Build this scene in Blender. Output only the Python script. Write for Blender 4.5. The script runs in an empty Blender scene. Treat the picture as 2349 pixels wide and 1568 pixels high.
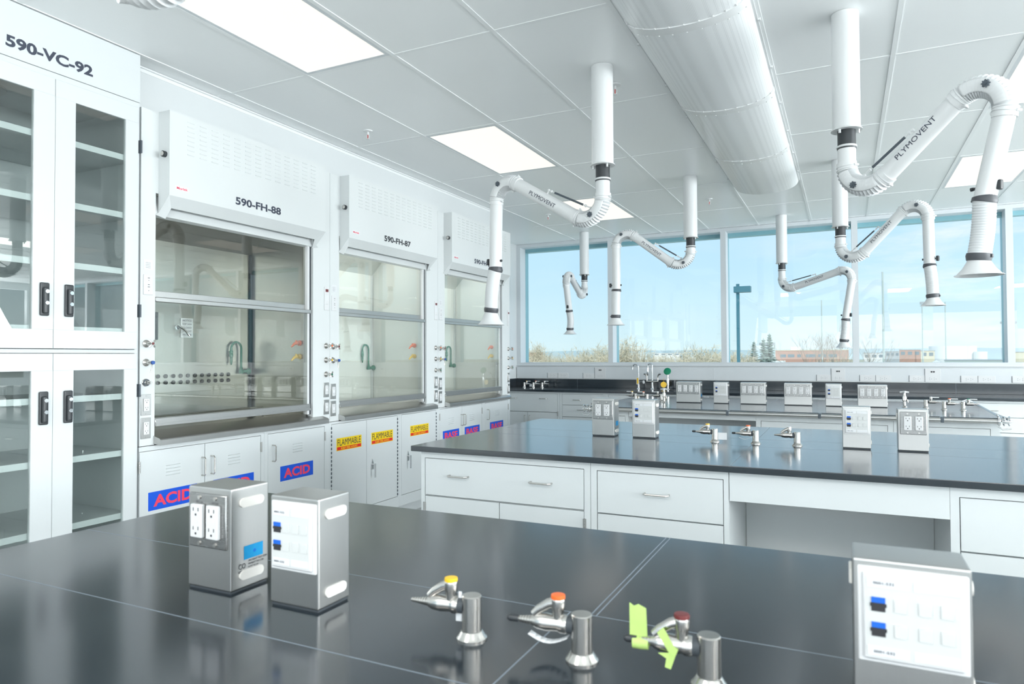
import bpy, bmesh, math, random
from math import sin, cos, pi, radians
from mathutils import Vector, Matrix
random.seed(7)
SC = bpy.context.scene
COL = SC.collection

# ---------------------------------------------------------------- camera
CAMZ = 1.364
cam = bpy.data.cameras.new('camera')
co = bpy.data.objects.new('camera', cam)
COL.objects.link(co)
SC.camera = co
cam.sensor_width = 36.0
cam.lens = 1569.12 / 2349.0 * 36.0
cam.clip_start = 0.02
cam.clip_end = 5000
yaw, pit, rol = 0.452673446, 0.0207057909, -0.00435332278
fw = Vector((-sin(yaw) * cos(pit), cos(yaw) * cos(pit), sin(pit)))
r0 = Vector((cos(yaw), sin(yaw), 0)); u0 = r0.cross(fw)
r1 = r0 * cos(rol) + u0 * sin(rol); u1 = -r0 * sin(rol) + u0 * cos(rol)
M = Matrix((r1, u1, -fw)).transposed().to_4x4()
M.translation = Vector((0, 0, CAMZ))
co.matrix_world = M
cam.dof.use_dof = True
cam.dof.focus_distance = 4.6
cam.dof.aperture_fstop = 7.0

# ---------------------------------------------------------------- view
SC.view_settings.view_transform = 'Standard'
SC.view_settings.look = 'None'
SC.view_settings.exposure = 0.10
SC.view_settings.gamma = 1.0
SC.view_settings.use_curve_mapping = False

# ---------------------------------------------------------------- world
W = bpy.data.worlds.new('world'); SC.world = W; W.use_nodes = True
nt = W.node_tree; nt.nodes.clear()
def N(t, **k):
    n = nt.nodes.new(t)
    for a, b in k.items(): setattr(n, a, b)
    return n
tc = N('ShaderNodeTexCoord'); sep = N('ShaderNodeSeparateXYZ')
nt.links.new(tc.outputs['Generated'], sep.inputs[0])
ramp = N('ShaderNodeValToRGB'); cr = ramp.color_ramp
cr.elements[0].position = 0.0; cr.elements[0].color = (0.72, 0.90, 0.935, 1)
cr.elements[1].position = 1.0; cr.elements[1].color = (0.30, 0.56, 0.86, 1)
e = cr.elements.new(0.06); e.color = (0.64, 0.87, 0.97, 1)
e = cr.elements.new(0.12); e.color = (0.56, 0.82, 1.0, 1)
e = cr.elements.new(0.30); e.color = (0.48, 0.76, 1.0, 1)
nt.links.new(sep.outputs['Z'], ramp.inputs[0])
mp = N('ShaderNodeMapping'); mp.inputs['Scale'].default_value = (3.0, 3.0, 14.0)
nt.links.new(tc.outputs['Generated'], mp.inputs[0])
noi = N('ShaderNodeTexNoise'); noi.inputs['Scale'].default_value = 1.6; noi.inputs['Detail'].default_value = 7
noi.inputs['Roughness'].default_value = 0.6
nt.links.new(mp.outputs[0], noi.inputs['Vector'])
cl = N('ShaderNodeValToRGB'); cl.color_ramp.elements[0].position = 0.50; cl.color_ramp.elements[1].position = 0.68
nt.links.new(noi.outputs['Fac'], cl.inputs[0])
# more cloud towards +X (right hand windows)
mr = N('ShaderNodeMapRange'); mr.inputs[1].default_value = -0.12; mr.inputs[2].default_value = 0.18
mr.inputs[3].default_value = 0.12; mr.inputs[4].default_value = 0.85
nt.links.new(sep.outputs['X'], mr.inputs[0])
mul = N('ShaderNodeMath', operation='MULTIPLY')
nt.links.new(cl.outputs[0], mul.inputs[0]); nt.links.new(mr.outputs[0], mul.inputs[1])
mix = N('ShaderNodeMixRGB'); mix.inputs[2].default_value = (0.93, 0.97, 1.0, 1)
nt.links.new(mul.outputs[0], mix.inputs[0]); nt.links.new(ramp.outputs[0], mix.inputs[1])
bg = N('ShaderNodeBackground'); bg.inputs[1].default_value = 1.0
nt.links.new(mix.outputs[0], bg.inputs[0])
wo = N('ShaderNodeOutputWorld'); nt.links.new(bg.outputs[0], wo.inputs[0])

# ---------------------------------------------------------------- lights (sun outside, daylight at the side windows, added fill behind and overhead)
def lamp(name, kind, loc, rot, energy, color, **k):
    l = bpy.data.lights.new(name, kind); l.energy = energy; l.color = color
    for a, b in k.items(): setattr(l, a, b)
    o = bpy.data.objects.new(name, l); o.location = loc; o.rotation_euler = rot; COL.objects.link(o)
    return o
lamp('sun', 'SUN', (0, 0, 30), (radians(48), 0, radians(24)), 2.4, (1, 0.95, 0.86), angle=radians(1))
lamp('daylight_side_windows', 'AREA', (9.2, 3.0, 1.9), (0, radians(134), 0), 1250, (0.93, 0.98, 1.0), shape='RECTANGLE', size=1.9, size_y=11)
lamp('added_end_fill', 'AREA', (3.0, -3.85, 1.9), (radians(136), 0, 0), 230, (0.96, 0.99, 1.0), shape='RECTANGLE', size=11.0, size_y=1.9)  # added fill behind the camera, tilted up to brighten the ceiling
for (lx, ly) in ((-1.3, -1.2), (1.2, -1.2), (3.6, -1.2), (6.2, -1.2), (3.6, 2.4), (6.2, 2.4), (3.6, 5.5), (6.2, 5.5)):
    lamp('added_ceiling_fill', 'AREA', (lx, ly, 2.975), (0, 0, 0), 34 if ly < 5 else 16, (1.0, 0.97, 0.92), shape='RECTANGLE', size=0.58, size_y=1.16)  # added fill lamps under the unseen ceiling panels; visible panels carry none

# ---------------------------------------------------------------- materials
def mat(name, color, rough=0.5, metal=0.0, spec=0.5, var=0.03, scale=8.0, bump=0.0, stretch=None, emit=None, estr=0.0, coat=0.0, rv=0.04):
    m = bpy.data.materials.new(name); m.use_nodes = True
    t = m.node_tree; b = t.nodes['Principled BSDF']
    tcn = t.nodes.new('ShaderNodeTexCoord'); mpn = t.nodes.new('ShaderNodeMapping')
    t.links.new(tcn.outputs['Object'], mpn.inputs[0])
    if stretch: mpn.inputs['Scale'].default_value = stretch
    nz = t.nodes.new('ShaderNodeTexNoise'); nz.inputs['Scale'].default_value = scale; nz.inputs['Detail'].default_value = 4
    t.links.new(mpn.outputs[0], nz.inputs['Vector'])
    mx = t.nodes.new('ShaderNodeMixRGB')
    mx.inputs[1].default_value = tuple(max(0, c * (1 - var)) for c in color) + (1,)
    mx.inputs[2].default_value = tuple(min(1, c * (1 + var)) for c in color) + (1,)
    t.links.new(nz.outputs['Fac'], mx.inputs[0]); t.links.new(mx.outputs[0], b.inputs['Base Color'])
    mrn = t.nodes.new('ShaderNodeMapRange')
    mrn.inputs[3].default_value = rough * (1 - rv); mrn.inputs[4].default_value = rough * (1 + rv)
    t.links.new(nz.outputs['Fac'], mrn.inputs[0]); t.links.new(mrn.outputs[0], b.inputs['Roughness'])
    b.inputs['Metallic'].default_value = metal
    b.inputs['Specular IOR Level'].default_value = spec
    if coat: b.inputs['Coat Weight'].default_value = coat
    if bump:
        bn = t.nodes.new('ShaderNodeBump'); bn.inputs['Strength'].default_value = bump; bn.inputs['Distance'].default_value = 0.002
        t.links.new(nz.outputs['Fac'], bn.inputs['Height']); t.links.new(bn.outputs[0], b.inputs['Normal'])
    if emit:
        b.inputs['Emission Color'].default_value = emit + (1,); b.inputs['Emission Strength'].default_value = estr
    return m

def glassmat(name, tint, boost=1.6, rough=0.0):
    m = bpy.data.materials.new(name); m.use_nodes = True
    t = m.node_tree; t.nodes.clear()
    tr = t.nodes.new('ShaderNodeBsdfTransparent'); tr.inputs[0].default_value = tint + (1,)
    gl = t.nodes.new('ShaderNodeBsdfGlossy'); gl.inputs['Roughness'].default_value = rough
    ge = t.nodes.new('ShaderNodeNewGeometry'); dt_ = t.nodes.new('ShaderNodeVectorMath'); dt_.operation = 'DOT_PRODUCT'
    t.links.new(ge.outputs['Incoming'], dt_.inputs[0]); t.links.new(ge.outputs['Normal'], dt_.inputs[1])
    def mth(op, a, b=None, c=None):
        n = t.nodes.new('ShaderNodeMath'); n.operation = op; t.links.new(a, n.inputs[0])
        if b is not None: n.inputs[1].default_value = b
        if c is not None: n.inputs[2].default_value = c
        return n.outputs[0]
    ab = mth('ABSOLUTE', dt_.outputs['Value']); om = t.nodes.new('ShaderNodeMath'); om.operation = 'SUBTRACT'; om.inputs[0].default_value = 1.0
    t.links.new(ab, om.inputs[1]); fres = mth('MULTIPLY_ADD', mth('POWER', om.outputs[0], 5.0), .96, .04)
    nz = t.nodes.new('ShaderNodeTexNoise'); nz.inputs['Scale'].default_value = 0.6
    tcn = t.nodes.new('ShaderNodeTexCoord'); t.links.new(tcn.outputs['Object'], nz.inputs['Vector'])
    m1 = t.nodes.new('ShaderNodeMath'); m1.operation = 'MULTIPLY'; m1.use_clamp = True
    mr_ = t.nodes.new('ShaderNodeMapRange'); mr_.inputs[3].default_value = boost * 0.9; mr_.inputs[4].default_value = boost * 1.1
    t.links.new(nz.outputs['Fac'], mr_.inputs[0])
    t.links.new(fres, m1.inputs[0]); t.links.new(mr_.outputs[0], m1.inputs[1])
    mx = t.nodes.new('ShaderNodeMixShader'); out = t.nodes.new('ShaderNodeOutputMaterial')
    t.links.new(m1.outputs[0], mx.inputs[0]); t.links.new(tr.outputs[0], mx.inputs[1]); t.links.new(gl.outputs[0], mx.inputs[2])
    t.links.new(mx.outputs[0], out.inputs[0])
    return m

MT = dict(
    cab=mat('painted_cabinet_steel', (0.70, 0.735, 0.745), 0.33, spec=0.4, var=0.01),
    hood=mat('painted_hood_steel', (0.72, 0.75, 0.755), 0.35, spec=0.4, var=0.01),
    wall=mat('wall_paint', (0.72, 0.75, 0.76), 0.6, var=0.01),
    tile=mat('vinyl_ceiling_tile', (0.91, 0.93, 0.935), 0.32, spec=0.4, var=0.006, scale=30),
    grid=mat('ceiling_grid_metal', (0.88, 0.90, 0.905), 0.35, var=0.01),
    floor=mat('floor_vinyl', (0.58, 0.59, 0.58), 0.4, var=0.15, scale=60),
    duct=mat('perforated_duct_metal', (0.84, 0.86, 0.87), 0.30, spec=0.55, var=0.01, scale=200),
    arm=mat('white_powder_coat', (0.77, 0.785, 0.79), 0.28, spec=0.5, var=0.01),
    rib=mat('white_ribbed_hose', (0.74, 0.76, 0.77), 0.45, var=0.01),
    black=mat('black_plastic', (0.03, 0.035, 0.04), 0.38, var=0.1),
    rubber=mat('dark_rubber_band', (0.07, 0.075, 0.085), 0.42, var=0.15, scale=40),
    knob=mat('dark_grey_knob', (0.08, 0.10, 0.12), 0.4, var=0.1),
    epoxy=mat('black_epoxy_resin', (0.016, 0.024, 0.032), 0.15, spec=1.0, var=0.12, scale=5, rv=.12),
    epoxyedge=mat('epoxy_edge', (0.030, 0.036, 0.042), 0.4, spec=0.4, var=0.2, scale=30),
    seam=mat('grey_seam_filler', (0.20, 0.24, 0.28), 0.5, var=0.1),
    steel=mat('brushed_steel', (0.50, 0.50, 0.49), 0.33, metal=1.0, var=0.03, scale=30, stretch=(12, 12, .5), rv=.08),
    plate=mat('face_plate_steel', (0.36, 0.36, 0.355), 0.27, metal=1.0, var=0.03, scale=30, stretch=(.5, 12, 12), rv=.08),
    steelw=mat('brushed_steel_liner', (0.50, 0.49, 0.45), 0.30, metal=1.0, var=0.04, scale=6, stretch=(3, 3, 0.4), rv=.1),
    nickel=mat('satin_nickel', (0.56, 0.545, 0.52), 0.22, metal=1.0, var=0.03),
    chrome=mat('chrome', (0.72, 0.73, 0.74), 0.08, metal=1.0, var=0.02),
    liner=mat('white_hood_liner', (0.74, 0.75, 0.72), 0.4, var=0.02),
    device=mat('white_outlet_plastic', (0.74, 0.75, 0.76), 0.35, var=0.01),
    slot=mat('outlet_slot', (0.03, 0.03, 0.035), 0.5, var=0.05),
    grey=mat('light_grey_plastic', (0.66, 0.68, 0.675), 0.45, var=0.02),
    pill=mat('white_handhole_plug', (0.84, 0.82, 0.78), 0.4, var=0.02),
    jack=mat('blue_jack', (0.01, 0.13, 0.62), 0.4, var=0.05),
    blue=mat('cyan_sticker', (0.0, 0.34, 0.72), 0.45, var=0.1, scale=60),
    ink=mat('black_lettering', (0.03, 0.035, 0.045), 0.5, var=0.05),
    inkb=mat('dark_blue_lettering', (0.045, 0.055, 0.085), 0.5, var=0.05),
    pink=mat('red_lettering', (0.95, 0.06, 0.13), 0.5, var=0.03),
    sblue=mat('sign_blue', (0.005, 0.10, 0.72), 0.45, var=0.03),
    yellow=mat('sign_yellow', (0.95, 0.66, 0.0), 0.45, var=0.03),
    red=mat('sign_red', (0.80, 0.02, 0.01), 0.45, var=0.03),
    orange=mat('orange_plastic', (0.92, 0.16, 0.03), 0.35, var=0.03),
    yel=mat('yellow_plastic', (0.90, 0.55, 0.02), 0.35, var=0.03),
    green=mat('green_enamel', (0.0, 0.14, 0.075), 0.25, var=0.05),
    greenl=mat('green_rubber', (0.0, 0.24, 0.12), 0.4, var=0.05),
    lever=mat('blue_lever_cap', (0.02, 0.09, 0.36), 0.35, var=0.05),
    paper=mat('white_paper', (0.76, 0.78, 0.80), 0.6, var=0.01),
    tape=mat('green_masking_tape', (0.48, 0.68, 0.20), 0.6, var=0.12, scale=30),
    brown=mat('maroon_cap', (0.16, 0.03, 0.03), 0.35, var=0.05),
    gasket=mat('dark_gap', (0.05, 0.06, 0.07), 0.6, var=0.05),
    teal=mat('frame_teal_reflection', (0.26, 0.50, 0.56), 0.35, var=0.05),  # teal reflection of the glass edge put into the outer frame colour
    frame=mat('window_frame_white', (0.70, 0.735, 0.76), 0.4, var=0.01),
    diff=mat('light_diffuser', (0.25, 0.25, 0.24), 0.5, var=0.02, scale=3, emit=(1.0, 0.975, 0.895), estr=0.84),
    holes=mat('baffle_hole', (0.02, 0.022, 0.02), 0.6, var=0.05),
)
GL_WIN = glassmat('window_glass', (0.975, 0.995, 0.998), 0.75)
GL_SASH = glassmat('sash_glass', (0.96, 0.98, 0.965), 1.8)
GL_DOOR = glassmat('cabinet_glass', (0.92, 0.95, 0.94), 1.5)

# ---------------------------------------------------------------- mesh builder
class MB:
    def __init__(s): s.bv = False; s.v = []; s.f = []; s.m = []; s.cur = 0; s.T = Matrix()
    def add(s, vs, fs, mi=None):
        o = len(s.v); s.v += [tuple(s.T @ Vector(p)) for p in vs]
        for f in fs: s.f.append(tuple(i + o for i in f)); s.m.append(s.cur if mi is None else mi)
        return s
    def box(s, x0, x1, y0, y1, z0, z1, bev=0, mi=None, seg=2):
        if bev <= 0:
            vs = [(x, y, z) for x in (x0, x1) for y in (y0, y1) for z in (z0, z1)]
            fs = [(0, 1, 3, 2), (4, 6, 7, 5), (0, 4, 5, 1), (2, 3, 7, 6), (0, 2, 6, 4), (1, 5, 7, 3)]
            return s.add(vs, fs, mi)
        s.bv = s.bv or seg > 1
        bm = bmesh.new(); bmesh.ops.create_cube(bm, size=1)
        for v in bm.verts: v.co = Vector(((x0 + x1) / 2 + v.co.x * (x1 - x0), (y0 + y1) / 2 + v.co.y * (y1 - y0), (z0 + z1) / 2 + v.co.z * (z1 - z0)))
        bmesh.ops.bevel(bm, geom=list(bm.edges), offset=bev, segments=seg, affect='EDGES', profile=0.5)
        bm.verts.index_update()
        s.add([v.co[:] for v in bm.verts], [[v.index for v in f.verts] for f in bm.faces], mi); bm.free()
        return s
    def sweep(s, path, rad, n=14, a0=0.0, a1=None, up=None, caps=True, mi=None):
        P = [Vector(p) for p in path]; k = len(P)
        if not hasattr(rad, '__len__'): rad = [rad] * k
        full = a1 is None
        up = Vector(up) if up else None
        rings = []; prev = None
        for i in range(k):
            t = (P[min(i + 1, k - 1)] - P[max(i - 1, 0)])
            if t.length < 1e-9: t = Vector((0, 0, 1))
            t.normalize()
            if up is not None: b = up
            else:
                b = prev if prev else (Vector((0, 0, 1)) if abs(t.z) < 0.9 else Vector((1, 0, 0)))
            b = (b - t * b.dot(t))
            if b.length < 1e-6: b = t.orthogonal()
            b.normalize(); prev = b
            c = t.cross(b)
            nn = n if full else n + 1
            ring = []
            for j in range(nn):
                a = (2 * pi * j / n) if full else a0 + (a1 - a0) * j / n
                ring.append(P[i] + (b * cos(a) + c * sin(a)) * rad[i])
            rings.append(ring)
        vs = [p[:] for r in rings for p in r]; fs = []
        nn = len(rings[0])
        for i in range(k - 1):
            for j in range(nn if full else nn - 1):
                a = i * nn + j; b_ = i * nn + (j + 1) % nn
                fs.append((a, b_, b_ + nn, a + nn))
        if caps and full:
            fs.append(tuple(reversed(range(nn)))); fs.append(tuple((k - 1) * nn + j for j in range(nn)))
        return s.add(vs, fs, mi)
    def cyl(s, p0, p1, r0, r1=None, n=16, mi=None): return s.sweep([p0, p1], [r0, r0 if r1 is None else r1], n, mi=mi)
    def lathe(s, prof, o=(0, 0, 0), axis=(0, 0, 1), n=20, mi=None):
        ax = Vector(axis).normalized(); b = ax.orthogonal().normalized(); c = ax.cross(b); o = Vector(o)
        vs = []; fs = []
        for (r, h) in prof:
            for j in range(n):
                a = 2 * pi * j / n; vs.append((o + ax * h + (b * cos(a) + c * sin(a)) * max(r, 1e-5))[:])
        for i in range(len(prof) - 1):
            for j in range(n):
                a = i * n + j; d = i * n + (j + 1) % n; fs.append((a, d, d + n, a + n))
        fs.append(tuple(reversed(range(n)))); fs.append(tuple((len(prof) - 1) * n + j for j in range(n)))
        return s.add(vs, fs, mi)
    def prism(s, poly, d0, d1, axis='x', mi=None):
        k = len(poly); vs = []
        for d in (d0, d1):
            for (a, b) in poly:
                vs.append({'x': (d, a, b), 'y': (a, d, b), 'z': (a, b, d)}[axis])
        fs = [tuple(range(k)), tuple(reversed(range(k, 2 * k)))] + [(i, i + k, (i + 1) % k + k, (i + 1) % k) for i in range(k)]
        return s.add(vs, fs, mi)
    def quad(s, *p, mi=None): return s.add(p, [tuple(range(len(p)))], mi)
    def text(s, body, w, h, T=None, mi=None, bold=0.02, depth=0.0004):
        """lettering in the plane x (right) / z (up), facing -y, centred on the origin of T"""
        cu = bpy.data.curves.new('t', 'FONT'); cu.body = body; cu.align_x = 'CENTER'; cu.offset = bold; cu.resolution_u = 3
        ob = bpy.data.objects.new('t', cu); COL.objects.link(ob)
        dg = bpy.context.evaluated_depsgraph_get(); dg.update()
        me = bpy.data.meshes.new_from_object(ob.evaluated_get(dg))
        xs = [v.co.x for v in me.vertices]; ys = [v.co.y for v in me.vertices]
        cx, cy = (min(xs) + max(xs)) / 2, (min(ys) + max(ys)) / 2
        sx, sy = w / (max(xs) - min(xs)), h / (max(ys) - min(ys))
        T = T or Matrix()
        s.add([(T @ Vector(((v.co.x - cx) * sx, -depth, (v.co.y - cy) * sy)))[:] for v in me.vertices], [tuple(p.vertices) for p in me.polygons], mi)
        bpy.data.objects.remove(ob); bpy.data.curves.remove(cu); bpy.data.meshes.remove(me)
        return s
    def mesh(s, name, mats):
        me = bpy.data.meshes.new(name); me.from_pydata(s.v, [], s.f)
        if not isinstance(mats, (list, tuple)): mats = [mats]
        for m in mats: me.materials.append(MT[m] if isinstance(m, str) else m)
        me.polygons.foreach_set('material_index', s.m)
        me.polygons.foreach_set('use_smooth', [True] * len(s.f))
        me.validate(); me.update(); me.set_sharp_from_angle(angle=radians(38))
        return me
    def build(s, name, mats, parent=None, label=None, loc=None):
        o = bpy.data.objects.new(name, s.mesh(name, mats)); COL.objects.link(o)
        o.modifiers.new('wn', 'WEIGHTED_NORMAL').keep_sharp = True
        if parent: o.parent = parent
        if loc: o.location = loc
        if label: o['label'] = label
        return o

def tag(o, label, cat, group=None, kind=None):
    o['label'] = label; o['category'] = cat
    if group: o['group'] = group
    if kind: o['kind'] = kind
    return o
def thing(name, label, cat, loc=(0, 0, 0), rz=0.0, group=None):
    o = bpy.data.objects.new(name, None); o.empty_display_size = 0.1; COL.objects.link(o)
    o.location = loc; o.rotation_euler = (0, 0, rz)
    return tag(o, label, cat, group)
def struct(name, mb, mats, parent=None):
    o = mb.build(name, mats, parent)
    if not parent: o['kind'] = 'structure'
    return o
def dup(o, loc=None, rz=None, label=None, parent=None, group=None):
    c = o.copy(); COL.objects.link(c)
    if parent: c.parent = parent
    if loc is not None: c.location = loc
    if rz is not None: c.rotation_euler = (0, 0, rz)
    if label: c['label'] = label
    if group: c['group'] = group
    for ch in list(o.children): dup(ch, parent=c)
    return c
def Tr(x, y, z, rz=0.0): return Matrix.Translation((x, y, z)) @ Matrix.Rotation(rz, 4, 'Z')

# ================================================================ ROOM
X0, X1, Y0, YW, ZC = -4.34, 9.3, -4.0, 9.10, 3.0
struct('floor', MB().box(X0 - .1, X1 + .1, Y0 - .1, YW + .2, -.1, 0), 'floor')
cb = MB().box(X0 - .1, X1 + .1, Y0 - .1, YW + .25, ZC, ZC + .1)
struct('ceiling', cb, 'tile')
struct('wall_left', MB().box(X0 - .1, X0, Y0, YW + .15, 0, ZC), 'wall')
wb = MB().box(X0, X1, YW, YW + .15, 0, 1.222)
struct('wall_back', wb, 'wall')
wr = MB().box(X1, X1 + .1, Y0, YW + .15, 0, .95).box(X1, X1 + .1, Y0, YW + .15, 2.85, ZC)
for yy in (-4, -2, 0, 2, 4, 6, 8.8): wr.box(X1, X1 + .1, yy, yy + .25, .95, 2.85)
struct('wall_right', wr, 'wall')
wf = MB().box(X0, X1, Y0 - .1, Y0, 0, .95).box(X0, X1, Y0 - .1, Y0, 2.85, ZC)
for xx in (-4.3, -2.4, -.2, 2, 4.2, 6.4, 9.05): wf.box(xx, xx + .25, Y0 - .1, Y0, .95, 2.85)
struct('wall_front', wf, 'wall')

# ceiling grid (lay-in tile bars)
gb = MB()
GX = [-3.40] + [-2.79 + .6096 * i for i in range(20)]
GY = [3.03 + 1.2192 * i for i in range(-5, 5)] + [9.02]
for x in GX:
    if x < X1: gb.box(x - .012, x + .012, Y0, YW, ZC - .004, ZC + .001)
for y in GY:
    xs = [g for g in GX if g < X1 - .1]
    for a, b in zip([-3.53] + xs, xs + [X1]):
        gb.box(a + .0125 if a > -3.5 else a, b - .0125, y - .012, y + .012, ZC - .003, ZC + .001)
struct('trim_1', gb, 'grid')
# closure wall above the hoods + edge angle
struct('wall_soffit', MB().box(-4.30, -3.54, 2.42, 6.95, 2.735, 2.998), 'wall')
struct('trim_2', MB().box(-3.54, -3.522, 2.42, 6.95, 2.990, 2.9985).box(-3.54, -3.537, 2.42, 6.97, 2.972, 2.990), 'grid')

# windows along the back wall
MULL = [-2.905 + 1.513 * i for i in range(-1, 9)]
MULL[0] = X0 + .03
struct('trim_3', MB().box(X0, X1, YW - .02, YW + .16, 1.222, 1.272).box(X0, X1, YW - .03, YW + .01, 1.225, 1.235), 'frame')
struct('trim_4', MB().box(X0, X1, YW - .02, YW + .16, 2.955, 2.999), 'frame')
for i in range(len(MULL)):
    mx = MULL[i]
    if i < len(MULL) - 1:
        nx = MULL[i + 1]
        fb = MB()
        fb.box(mx - .034, mx + .034, YW - .02, YW + .16, 1.272, 2.955)
        w = struct('window_%d' % (i + 1), fb, 'frame')
        MB().box(mx - .034, mx + .034, YW + .165, YW + .27, 1.272, 2.955).box(mx + .0342, nx - .034, YW + .165, YW + .27, 2.905, 2.955).box(mx + .0342, nx - .034, YW + .165, YW + .27, 1.262, 1.272).build('outer_frame', 'teal', w)
        MB().box(mx + .0345, nx - .0345, YW + .150, YW + .156, 1.2725, 2.9545).build('glass_pane', GL_WIN, w)
struct('trim_5', MB().box(MULL[-1] - .034, MULL[-1] + .034, YW - .02, YW + .16, 1.272, 2.955), 'frame')

# ================================================================ generic fixtures (local frame: x right, y into the cabinet, z up, front at y = 0)
def bar_handle(mb, x, z, L=.105, vertical=False, out=.032, r=.0045, y0=0.0):
    h = L / 2
    pts = [(-h, 0), (-h, -out * .75), (-h + .008, -out), (h - .008, -out), (h, -out * .75), (h, 0)]
    path = [((x, y0 + b, z + a) if vertical else (x + a, y0 + b, z)) for a, b in pts]
    return mb.sweep(path, r, 8)

def face_frame(mb, Wd, z0, z1, cells, gap=.003, y0=0.0, y1=.02):
    xs = sorted({0, Wd} | {c[0] - gap for c in cells} | {c[1] + gap for c in cells})
    zs = sorted({z0, z1} | {c[2] - gap for c in cells} | {c[3] + gap for c in cells})
    xs = [x for x in xs if 0 <= x <= Wd]; zs = [z for z in zs if z0 <= z <= z1]
    for a, b in zip(xs, xs[1:]):
        run = None
        for c, d in zip(zs, zs[1:]):
            cx, cz = (a + b) / 2, (c + d) / 2
            solid = not any(q[0] - gap < cx < q[1] + gap and q[2] - gap < cz < q[3] + gap for q in cells)
            if solid: run = [c, d] if run is None else [run[0], d]
            if (not solid) and run: mb.box(a, b, y0, y1, run[0], run[1]); run = None
        if run: mb.box(a, b, y0, y1, run[0], run[1])

def sign(mb, kind, x0, x1, z0, z1, y=-.0008):
    w, h = x1 - x0, z1 - z0; cx, cz = (x0 + x1) / 2, (z0 + z1) / 2
    if kind in ('ACID', 'BASE'):
        mb.box(x0, x1, y, 0, z0, z1, mi=0)
        mb.text(kind, w * .80, h * .64, Tr(cx, y, cz), mi=1, bold=.035)
    else:
        mb.box(x0, x1, y, 0, z0, z1, mi=0)
        mb.box(x0 + w * .02, x1 - w * .02, y - .0003, y, z0 + h * .05, z0 + h * .30, mi=2)
        mb.text('FLAMMABLE', w * .92, h * .50, Tr(cx, y, z0 + h * .65), mi=3, bold=.0)
        mb.text('KEEP FIRE AWAY', w * .66, h * .17, Tr(cx, y - .0004, z0 + h * .175), mi=4, bold=.01)

def base_cabinet(label, loc, rz, Wd, ztop, depth, cells, name='base_cabinet', cat='cabinet', zb=.10, group=None, plain=False):
    """cells: dict(k='door'/'drawer', x0,x1,z0,z1, handles=[(x,z,vert)], hinge=[(x,z)], louver=(x,z), sign=(kind,x0,x1,z0,z1), lock=(x,z), piano=x)"""
    t = thing(name, label, cat, loc, rz, group)
    body = MB().box(0.0005, Wd - .0005, .0205, depth, zb, ztop).box(.01, Wd - .01, .07, depth, 0, zb)
    face_frame(body, Wd - .001, zb, ztop, [(c['x0'], c['x1'], c['z0'], c['z1']) for c in cells])
    body.build('body', 'cab', t)
    for c in cells:
        d = MB().box(c['x0'], c['x1'], 0, .018, c['z0'], c['z1'], bev=.0012, seg=1)
        if 'louver' in c:
            lx, lz = c['louver']
            for i in range(4):
                z = lz + .027 - i * .018
                d.prism([(0, z), (-.0035, z - .0015), (0, z - .006)], lx - .045, lx + .045)
        if 'piano' in c:
            px_ = c['piano']
            z = c['z0'] + .01
            while z < c['z1'] - .02:
                d.box(px_ - .004, px_ + .004, -.004, .002, z, z + .018, mi=1); z += .03
        dn = d.build(c['k'], ['cab', 'knob'], t)
        for (hx, hz, vert) in c.get('handles', []):
            bar_handle(MB(), hx, hz, vertical=vert).build('handle', 'nickel', dn)
        for (hx, hz) in c.get('hinge', []):
            hb = MB()
            for i in range(5): hb.cyl((hx, -.004, hz - .032 + i * .013), (hx, -.004, hz - .032 + i * .013 + .0115), .0045, n=8)
            hb.box(hx - .008, hx + .008, -.002, 0, hz - .03, hz + .03)
            hb.build('hinge', 'steel', dn)
        if 'lock' in c:
            lx, lz = c['lock']
            lb = MB().prism([(lx, lz + .062), (lx + .014, lz + .02), (lx + .012, lz - .02), (lx - .012, lz - .02), (lx - .014, lz + .02)], -.008, 0, 'y')
            lb.cyl((lx, -.034, lz + .02), (lx, 0, lz + .02), .008, n=12)
            lb.box(lx - .006, lx + .006, -.036, -.026, lz - .085, lz + .028, bev=.003)
            lb.build('lock_handle', 'chrome', dn)
        if 'sign' in c:
            sb = MB(); sign(sb, *c['sign'])
            k = c['sign'][0]
            sb.build('warning_label', ['sblue', 'pink', 'red', 'inkb', 'yellow'] if k != 'FLAMMABLE' else ['yellow', 'pink', 'red', 'ink', 'yellow'], dn,
                     label='%s label' % ('blue ' + k if k != 'FLAMMABLE' else 'yellow and red FLAMMABLE'))
    return t

def outlet(x, z, s=1.0, plate='steel', two=1, parent=None, y=0.0, vertical=True, name='power_outlet'):
    """one white receptacle on a steel plate, standing proud of the surface"""
    mb = MB().box(x - .030 * s, x + .030 * s, y - .004, y, z - .056 * s, z + .056 * s, bev=.0015, seg=1, mi=0)
    receptacle(mb, x, z, y - .004, s)
    for dz in (-.048, .048): mb.cyl((x, y - .0055, z + dz * s), (x, y - .003, z + dz * s), .0035 * s, n=8, mi=0)
    return mb.build(name, [plate, 'device', 'slot'], parent)
def receptacle(mb, x, z, y, s=1.0, out=.006):
    mb.box(x - .0165 * s, x + .0165 * s, y - out * s, y, z - .0335 * s, z + .0335 * s, bev=.0015, seg=1, mi=1)
    f = y - out * s - .0003
    for dz in (.019, -.019):
        mb.box(x - .008 * s, x - .006 * s, f, f + .001, z + (dz + .001) * s, z + (dz + .008) * s, mi=2)
        mb.box(x + .006 * s, x + .008 * s, f, f + .001, z + (dz + .001) * s, z + (dz + .008) * s, mi=2)
        mb.cyl((x, f, z + (dz - .006) * s), (x, f + .001, z + (dz - .006) * s), .0026 * s, n=8, mi=2)
    mb.box(x - .006 * s, x + .006 * s, f, f + .001, z - .0035 * s, z + .0035 * s, mi=1)

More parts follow.
